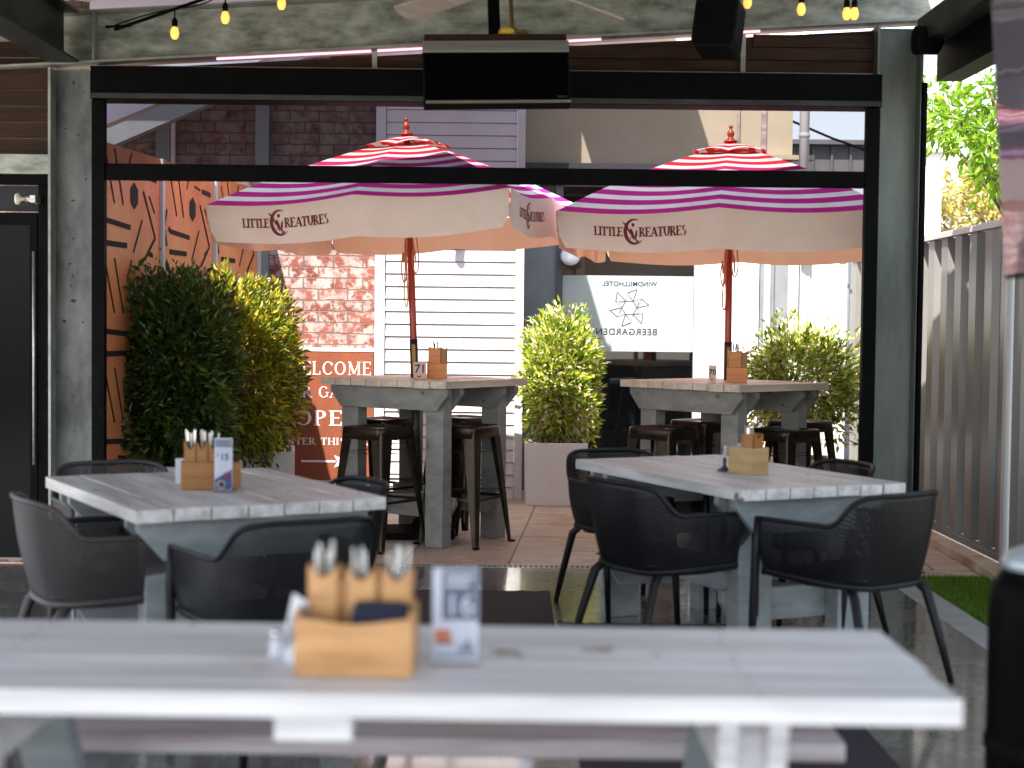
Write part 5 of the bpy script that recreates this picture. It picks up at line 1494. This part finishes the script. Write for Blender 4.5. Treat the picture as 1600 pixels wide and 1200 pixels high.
MB().bx(-.06, .06, -.012, .1, 0, .0006).build('sheet', M['purple'], t)

# --- left dining table
c = at(318, 763, 5.86)
t = thing('cutlery_caddy', 'amber wooden cutlery caddy on the left dining table', 'caddy', (c.x, 5.86, .7525), R(10))
MB().bx(-.085, .085, -.05, -.042, 0, .105).bx(-.085, .085, .042, .05, 0, .105).bx(-.085, -.077, -.0415, .0415, 0, .105).bx(.077, .085, -.0415, .0415, 0, .105).bx(-.076, .076, -.0415, .0415, .001, .008).build('box', M['caddy_dark'], t, bevel=.0015)
MB().bx(.10, .145, -.04, .04, 0, .105).build('sauce_box', M['caddy_dark'], t, bevel=.003)
MB().bx(.112, .135, -.02, .02, .1055, .12).build('napkin_stack', M['napkin'], t, bevel=.002)
for i in range(3):
    hd = holder(t, -.05 + i * .045, .0, .04, .05, .175, M['caddy_dark'], dip=.03); hd.location.z = .009
    cutlery(hd, -.05 + i * .045, 0, .04, .04, .02, .225, 4, 60 + i)
def draw15(t, w, h):
    patch(t, -w / 2 + .003, w / 2 - .003, h - .035, h - .006, 'ink_grey', 'printed_panel')
    flat_text('15', .034, M['ink_blue'], 'price_lettering', t, False, (.004, -.0024, h * .64), bold=.001); flat_text('$', .016, M['ink_blue'], 'price_lettering', t, False, (-.022, -.0024, h * .68))
    g = MB(); g.prism([(-w / 2 + .002, -.0024, .045), (w / 2 - .002, -.0024, .085), (w / 2 - .002, -.0024, .006), (-w / 2 + .002, -.0024, .006)], (0, -.0003, 0)); g.build('printed_panel', M['ink_blue'], t)
    MB().lathe([(.0, 0), (.012, .0), (.012, .0006), (.0, .0006)], (.014, -.0035, .062), 16, Matrix.Rotation(R(90), 4, 'X')).build('picture', M['ink_red'], t)
    MB().lathe([(.0, 0), (.017, .0), (.017, .0006), (.0, .0006)], (-.008, -.0035, .026), 16, Matrix.Rotation(R(90), 4, 'X')).build('picture', M['card'], t)
    MB().lathe([(.0, 0), (.012, .0), (.012, .0006), (.0, .0006)], (-.008, -.0045, .026), 16, Matrix.Rotation(R(90), 4, 'X')).build('picture', M['ink_brown'], t)
c = at(349, 768, 5.76)
card_stand('tall menu card reading 15 before the amber caddy', 'menu_stand', (c.x, 5.76, .7525), R(8), .068, .205, draw15)
def draw_n(t, w, h): patch(t, w / 2 - .03, w / 2 - .012, h * .55, h * .62, 'ink', 'printed_line')
c = at(289, 750, 5.98)
card_stand('blank cream card standing left of the amber caddy', 'table_card', (c.x, 5.98, .7525), R(15), .075, .105, draw_n, clear=False)
# --- right dining table
c = at(1169, 740, 6.7)
t = thing('cutlery_caddy', 'pale wooden cutlery caddy on the right dining table', 'caddy', (c.x, 6.70, .7525), R(42))
MB().bx(-.05, .05, -.075, -.068, 0, .118).bx(-.05, .05, .068, .075, 0, .118).bx(-.05, -.043, -.0675, .0675, 0, .118).bx(.043, .05, -.0675, .0675, 0, .118).bx(-.042, .042, -.0675, .0675, .001, .008).build('box', M['caddy_pale'], t, bevel=.0015)
hd = holder(t, .0, -.02, .055, .07, .17, M['caddy_dark'], dip=.02); hd.location.z = .009
cutlery(hd, .0, -.02, .05, .06, .02, .225, 6, 77, M['silver'])
for i in range(5):
    MB().lathe([(.0, -.012), (.013, -.006), (.014, .006), (.0, .012)], (-.02 + .01 * (i % 3), .03 + .014 * (i // 2) - .01 * (i % 2), .118 + .008 * (i % 2)), 10).build('sauce_sachet', M['silver' if i % 2 else 'ink_grey'], t)
c = at(1132, 735, 6.78)
t = thing('sauce_bottle', 'small dark stand with green tag left of the pale caddy', 'bottle', (c.x, 6.78, .7525))
MB().lathe([(.0, 0), (.034, .002), (.033, .008), (.012, .018), (.007, .03), (.009, .05), (.005, .062)], (0, 0, 0), 18).build('stand', M['ink'], t)
MB().prism([(-.008, -.001, .063), (.004, -.001, .063), (.012, -.001, .11), (-.004, -.001, .12)], (0, .002, 0)).build('tag', M['fence'], t)
# --- bar tables
def bar_caddy(label, px, py, Y, rz, seed, zt=1.05):
    c = at(px, py, Y)
    t = thing('cutlery_caddy', label, 'caddy', (c.x, Y, zt + .0025), rz)
    MB().bx(-.062, .062, -.045, .045, 0, .095).build('box', M['caddy_orange'], t, bevel=.002)
    hd = holder(t, -.015, .005, .075, .06, .105, M['caddy_orange'], dip=.008); hd.location.z = .096
    h2 = holder(t, .045, .005, .03, .05, .10, M['caddy_dark'], dip=.008); h2.location.z = .096
    cutlery(hd, -.015, .0, .07, .05, .02, .155, 7, seed, M['ink'])
    return t
bar_caddy('orange wooden cutlery caddy on the left bar table', 683, 588, 9.82, R(-4), 5)
bar_caddy('orange wooden cutlery caddy on the right bar table', 1151, 598, 9.66, R(-3), 6)
def number_card(label, txt, px, Y, w, h, rz, zt=1.05, sz=.075):
    c = at(px, 588, Y)
    t = thing('number_card', label, 'number card', (c.x, Y, zt + .0025), rz, 'table number cards')
    MB().bx(-w / 2, w / 2, 0, .008, 0, h).build('card', M['card_pink'], t, bevel=.001)
    flat_text(txt, sz, M['ink'], 'number_lettering', t, False, (.002, -.001, h * .56), bold=.0015)
    patch(t, -w * .2, w * .1, h * .06, h * .14, 'ink_brown', 'printed_line', -.0005)
    return t
number_card('square pinkish card reading 71 on the left bar table', '71', 656, 9.72, .082, .105, R(6))
number_card('narrow pinkish card reading 70 on the right bar table', '70', 1113, 9.72, .048, .105, R(-14), sz=.05)

# ================================================================== LIGHT, SKY, CAMERA
SUN = Vector((.33, .66, -1)).normalized()     # direction light travels
wd = bpy.data.worlds.new('World'); sc.world = wd; wd.use_nodes = True
nt = wd.node_tree; bg = nt.nodes['Background']
sk = nt.nodes.new('ShaderNodeTexSky'); sk.sky_type = 'NISHITA'; sk.sun_disc = False
to = -SUN
sk.sun_elevation = math.asin(to.z); sk.sun_rotation = math.atan2(to.x, to.y)
sk.air_density = 1.0; sk.dust_density = 1.5; sk.ozone_density = 1.0
hs = nt.nodes.new('ShaderNodeHueSaturation'); hs.inputs['Saturation'].default_value = .55
nt.links.new(sk.outputs[0], hs.inputs['Color']); nt.links.new(hs.outputs[0], bg.inputs[0]); bg.inputs[1].default_value = .11
ld = bpy.data.lights.new('sun', 'SUN'); ld.energy = 4.2; ld.angle = R(.53); ld.color = (1, .93, .83)
lo_ = bpy.data.objects.new('sun', ld); COL.objects.link(lo_); lo_.rotation_euler = SUN.to_track_quat('-Z', 'Y').to_euler(); lo_.location = (-3, -8, 12)
cd = bpy.data.cameras.new('camera'); cam = bpy.data.objects.new('camera', cd); COL.objects.link(cam); sc.camera = cam
cd.sensor_width = 36; cd.lens = F / 1600 * 36; cd.clip_end = 300; cd.clip_start = .05
cam.location = (0, 0, HC)
cam.matrix_world = Matrix.Translation((0, 0, HC)) @ Matrix.Rotation(R(90) - PITCH, 4, 'X') @ Matrix.Rotation(ROLL, 4, 'Z')
cd.dof.use_dof = True; cd.dof.focus_distance = 10.6; cd.dof.aperture_fstop = 2.0
sc.view_settings.view_transform = 'Standard'; sc.view_settings.look = 'None'; sc.view_settings.gamma = 1
sc.view_settings.exposure = 2.28
sc.cycles.max_bounces = 10; sc.cycles.diffuse_bounces = 5; sc.cycles.glossy_bounces = 4; sc.cycles.transparent_max_bounces = 16; sc.cycles.sample_clamp_indirect = 6
sc.cycles.use_denoising = True
